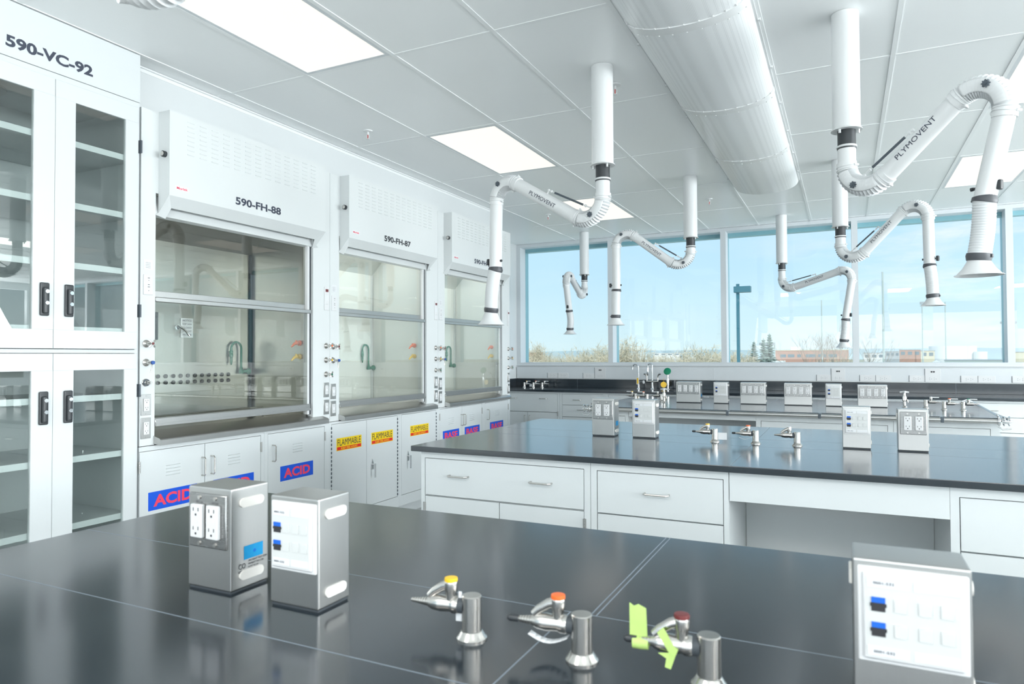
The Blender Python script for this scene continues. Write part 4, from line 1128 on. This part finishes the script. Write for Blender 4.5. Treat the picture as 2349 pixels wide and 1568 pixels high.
def branch(m, p, d, L, r, depth, rg):
    q = p + d * L
    m.sweep([p, p + d * L * .5 + Vector((rg.uniform(-.05, .05), 0, 0)) * L, q], [r, r * .8, r * .6], 4 if depth > 2 else 3, caps=False)
    if depth == 0: return
    for k in range(rg.choice((2, 3)) if depth > 1 else 3):
        nd = (d + Vector((rg.uniform(-.55, .55), rg.uniform(-.55, .55), rg.uniform(-.05, .35)))).normalized()
        branch(m, q if k else p + d * L * .8, nd, L * rg.uniform(.62, .82), r * .58, depth - 1, rg)
def bare_tree_mesh(seed, L=2.6):
    m = MB(); rg = random.Random(seed)
    m.cyl((0, 0, 0), (0, 0, 2.2), .16, .13, n=6)
    for k in range(4):
        a = k * pi / 2 + rg.uniform(-.4, .4)
        branch(m, Vector((0, 0, 2.1)), Vector((.42 * cos(a), .42 * sin(a), 1)).normalized(), L, .085, 5, rg)
    return m.mesh('bare_tree', 'o_bark')
def spruce_mesh(seed, H_=9.9):
    m = MB(); rg = random.Random(seed)
    m.cyl((0, 0, 0), (0, 0, H_), .14, .02, n=6)
    z = .8
    while z < H_ - .15:
        R_ = (H_ - z) / H_ * 2.3 + .12
        nb = 11
        for k in range(nb):
            a = rg.uniform(0, 2 * pi); rr = R_ * rg.uniform(.75, 1.1)
            p = Vector((0, 0, z)); q = Vector((rr * cos(a), rr * sin(a), z - rr * .22 + .25 * rr * rg.uniform(0, .5)))
            m.sweep([p, p.lerp(q, .5) + Vector((0, 0, -.04)), q], [.09, .13, .02], 3, caps=False)
            for j in range(3):
                s = p.lerp(q, .4 + .2 * j); b_ = a + rg.choice((-1, 1)) * .8
                m.sweep([s, s + Vector((cos(b_), sin(b_), -.1)) * rr * .28], [.07, .01], 3, caps=False)
        z += .20 + .05 * rg.random()
    return m.mesh('spruce', 'o_spruce')
def plant(mesh, name, label, cat, a, D, s, rz=0, group=None):
    o = bpy.data.objects.new(name, mesh); COL.objects.link(o); o.location = az(a, D); o.rotation_euler = (0, 0, rz); o.scale = (s, s, s)
    return tag(o, label, cat, group)
# az of pixel columns: left window -25.5..-18, second -17..-9, third -8.5..+0.5, fourth +1..10
rgp = random.Random(5)
bl = [(-25.3, 62, .96), (-24.0, 95, 1.0), (-22.6, 78, .86), (-21.4, 70, .90), (-20.2, 66, .96), (-19.0, 62, 1.0), (-17.6, 58, 1.0), (-16.2, 58, 1.08), (-14.6, 84, .84), (-13.4, 92, .83),
      (-12.6, 58, .88), (-11.4, 54, .98), (-10.3, 52, 1.02), (-9.2, 54, .98), (-8.3, 62, .95), (-7.2, 66, .93), (-6.3, 60, .80), (.2, 90, .78), (-.9, 84, .80)]
where = ['at the far left of the first window', 'left of centre in the first window, far off', 'centre left of the first window', 'centre of the first window', 'right of centre in the first window', 'at the right of the first window', 'behind the first mullion',
         'tallest at the left of the second window', 'low in the second window left of centre', 'low in the centre of the second window', 'centre right of the second window', 'right part of the second window', 'near the right of the second window', 'behind the second mullion',
         'left of the teal lamp post', 'right of the teal lamp post', 'beside the small spruce', 'before the right end of the brick building', 'below the low hanging arm cone']
for i, (a, D, s) in enumerate(bl):
    plant(BM[i % 3], 'bare_bush', 'tan leafless brush ' + where[i], 'bush', a, D, s * (D / 60) ** .25, rgp.uniform(0, 6), 'leafless brush outside the windows')
sp = [spruce_mesh(3), spruce_mesh(4)]
plant(sp[0], 'spruce_tree', 'leftmost spruce, smaller, right of the lamp post', 'tree', -6.45, 70, .88, 0, 'spruces outside')
plant(sp[1], 'spruce_tree', 'middle spruce outside the third window', 'tree', -5.75, 66, .90, 1, 'spruces outside')
plant(sp[0], 'spruce_tree', 'darkest and tallest spruce outside the third window', 'tree', -5.30, 62, .93, 2.0, 'spruces outside')
bt = [bare_tree_mesh(11, 2.75), bare_tree_mesh(12, 2.75)]
plant(bt[0], 'bare_tree', 'tall leafless tree in front of the brick building', 'tree', -2.0, 70, .98, 0)
plant(bt[1], 'bare_tree', 'thin leafless tree top right of the second window centre', 'tree', -12.0, 66, .80, 1)
plant(bt[1], 'bare_tree', 'leafless tree at the left edge of the fourth window', 'tree', 1.0, 80, .90, 2)

def boxw(m, a, D, w, d, h, z0=GZ, mi=None, yaw_=None):
    x, y, _ = az(a, D); m.T = Matrix.Translation((x, y, 0)) @ Matrix.Rotation(-radians(a) if yaw_ is None else yaw_, 4, 'Z')
    m.box(-w / 2, w / 2, 0, d, z0, h, mi=mi); return m
# lamp post
lp = thing('street_lamp', 'teal street lamp with box head outside the third window', 'street lamp', az(-7.62, 30))
MB().box(-.062, .062, -.062, .062, 0, 10.33).build('pole', 'o_pole', lp)
m = MB().box(-.15, .52, -.16, .16, 9.97, 10.22, bev=.01); m.build('lamp_head', 'o_pole', lp)
def thin_pole(label, a, D, top, w=.12, head=None, name='light_pole'):
    t = thing(name, label, 'pole', az(a, D))
    MB().cyl((0, 0, 0), (0, 0, top - GZ), w, w * .7, n=8).build('pole', 'o_roof', t)
    if head == 'arm': MB().box(-1.6, 0, -.1, .1, top - GZ - .25, top - GZ).build('lamp_arm', 'o_grey', t)
    if head == 'two':
        MB().box(-1.2, 1.2, -.1, .1, top - GZ - .1, top - GZ).box(-1.6, -.9, -.3, .3, top - GZ - .3, top - GZ + .2).box(.9, 1.6, -.3, .3, top - GZ - .3, top - GZ + .2).build('lamp_head', 'o_grey', t)
    if head == 'one': MB().box(-.35, .35, -.3, .3, top - GZ - .3, top - GZ + .2).build('lamp_head', 'o_grey', t)
thin_pole('short lamp pole with side arm right of the spruces', -4.93, 80, CAMZ + 1.35, .10, 'arm')
thin_pole('thin tall pole beside the leafless tree', -1.55, 110, CAMZ + 8.0, .11)
thin_pole('slim floodlight pole in the fourth window', 5.05, 150, CAMZ + 9.7, .13, 'one')
thin_pole('tall white mast at the left of the fourth window', 2.58, 150, CAMZ + 16, .22)
thin_pole('white mast in the middle of the fourth window', 6.45, 170, CAMZ + 11, .14)
thin_pole('twin-headed floodlight pole at the right of the fourth window', 10.05, 200, CAMZ + 7.5, .13, 'two')
thin_pole('grey pole outside the fifth window at the right edge', 12.6, 90, CAMZ + 11, .22)
# brick building
bb = thing('brick_building', 'long orange brick building with window bands', 'building', az(-2.3, 170), radians(2.3))
MB().box(-7.8, 7.6, 0, 12, 0, 1.0 + CAMZ - GZ, mi=0).build('wall', 'o_brick', bb)
MB().box(-7.9, 7.7, -.1, 12, 1.0 + CAMZ - GZ, 1.16 + CAMZ - GZ).build('roof_edge', 'o_shed', bb)
for (a, b_) in ((-6.6, -5.4), (-5.0, -3.6), (-3.0, -2.2), (-1.2, .8), (1.4, 3.0), (3.5, 5.2)):
    MB().box(a, b_, -.05, 0, CAMZ - GZ - .55, CAMZ - GZ + .15).build('window', 'o_pane', bb)
MB().box(-4.4, -2.2, 3, 6, 1.1 + CAMZ - GZ, 1.9 + CAMZ - GZ).build('roof_unit', 'o_tank', bb)
MB().box(-8.6, -5.5, -2, 0, 0, CAMZ - GZ - 1.3).build('entrance_block', 'o_tank', bb)
tk = thing('storage_tank', 'wide white round storage tank', 'tank', az(6.55, 230))
MB().cyl((0, 0, 0), (0, 0, CAMZ + 2.3 - GZ), 4.6, n=40).build('shell', 'o_tank', tk)
tk = thing('storage_tank', 'smaller white tank right of the wide tank', 'tank', az(7.9, 230))
MB().cyl((0, 0, 0), (0, 0, CAMZ + 2.3 - GZ), 1.5, n=30).build('shell', 'o_tank', tk)
MB().cyl((2.0, -2, 0), (2.0, -2, CAMZ + .7 - GZ), 1.6, n=30).build('side_vessel', 'o_tank', tk)
def simple_building(label, a, D, w, h, mt, bands=0, gable=False, name='building'):
    t = thing(name, label, 'building', az(a, D), -radians(a))
    MB().box(-w / 2, w / 2, 0, 10, 0, h + CAMZ - GZ).build('wall', mt, t)
    if gable: MB().prism([(-w / 2 - .2, h + CAMZ - GZ), (w / 2 + .2, h + CAMZ - GZ), (0, h + CAMZ - GZ + w * .35)], 0, 10, 'y').build('roof', 'o_tank', t)
    else: MB().box(-w / 2 - .1, w / 2 + .1, -.1, 10, h + CAMZ - GZ, h + CAMZ - GZ + .15).build('roof', 'o_grey', t)
    for i in range(bands):
        x = -w / 2 + w * (i + .5) / bands
        MB().box(x - w / bands * .3, x + w / bands * .3, -.06, 0, h + CAMZ - GZ - 1.1, h + CAMZ - GZ - .35).build('window', 'o_pane', t)
simple_building('pale office block at the left of the fourth window', 1.95, 200, 4.8, .35, 'o_tank', 3)
simple_building('glassy grey building behind the white mast', 3.0, 215, 4.4, .75, 'o_grey', 4)
simple_building('orange-brown scaffolded building in the fourth window', 4.25, 180, 4.2, 1.0, 'o_brick', 3)
simple_building('dark-glazed building with tan frame left of the wide tank', 5.35, 180, 2.6, .75, 'o_shed', 2)
simple_building('small white gabled roof in front of the wide tank', 5.85, 120, 2.4, -1.75, 'o_tank', 0, True)
simple_building('low pale green roof below the tanks', 8.3, 140, 9.5, -1.1, 'o_roof')
simple_building('cream metal shed in the fifth window', 12.6, 140, 8.0, .75, 'o_shed', 0)
simple_building('low cream shed at the far right of the fourth window', 10.9, 170, 3.4, .35, 'o_shed', 0)
simple_building('tiny red-roofed house on the left horizon', -24.3, 420, 14, 2.2, 'o_brick', 0)
simple_building('low white houses on the horizon in the second window', -13.2, 430, 16, 1.4, 'o_tank', 4)
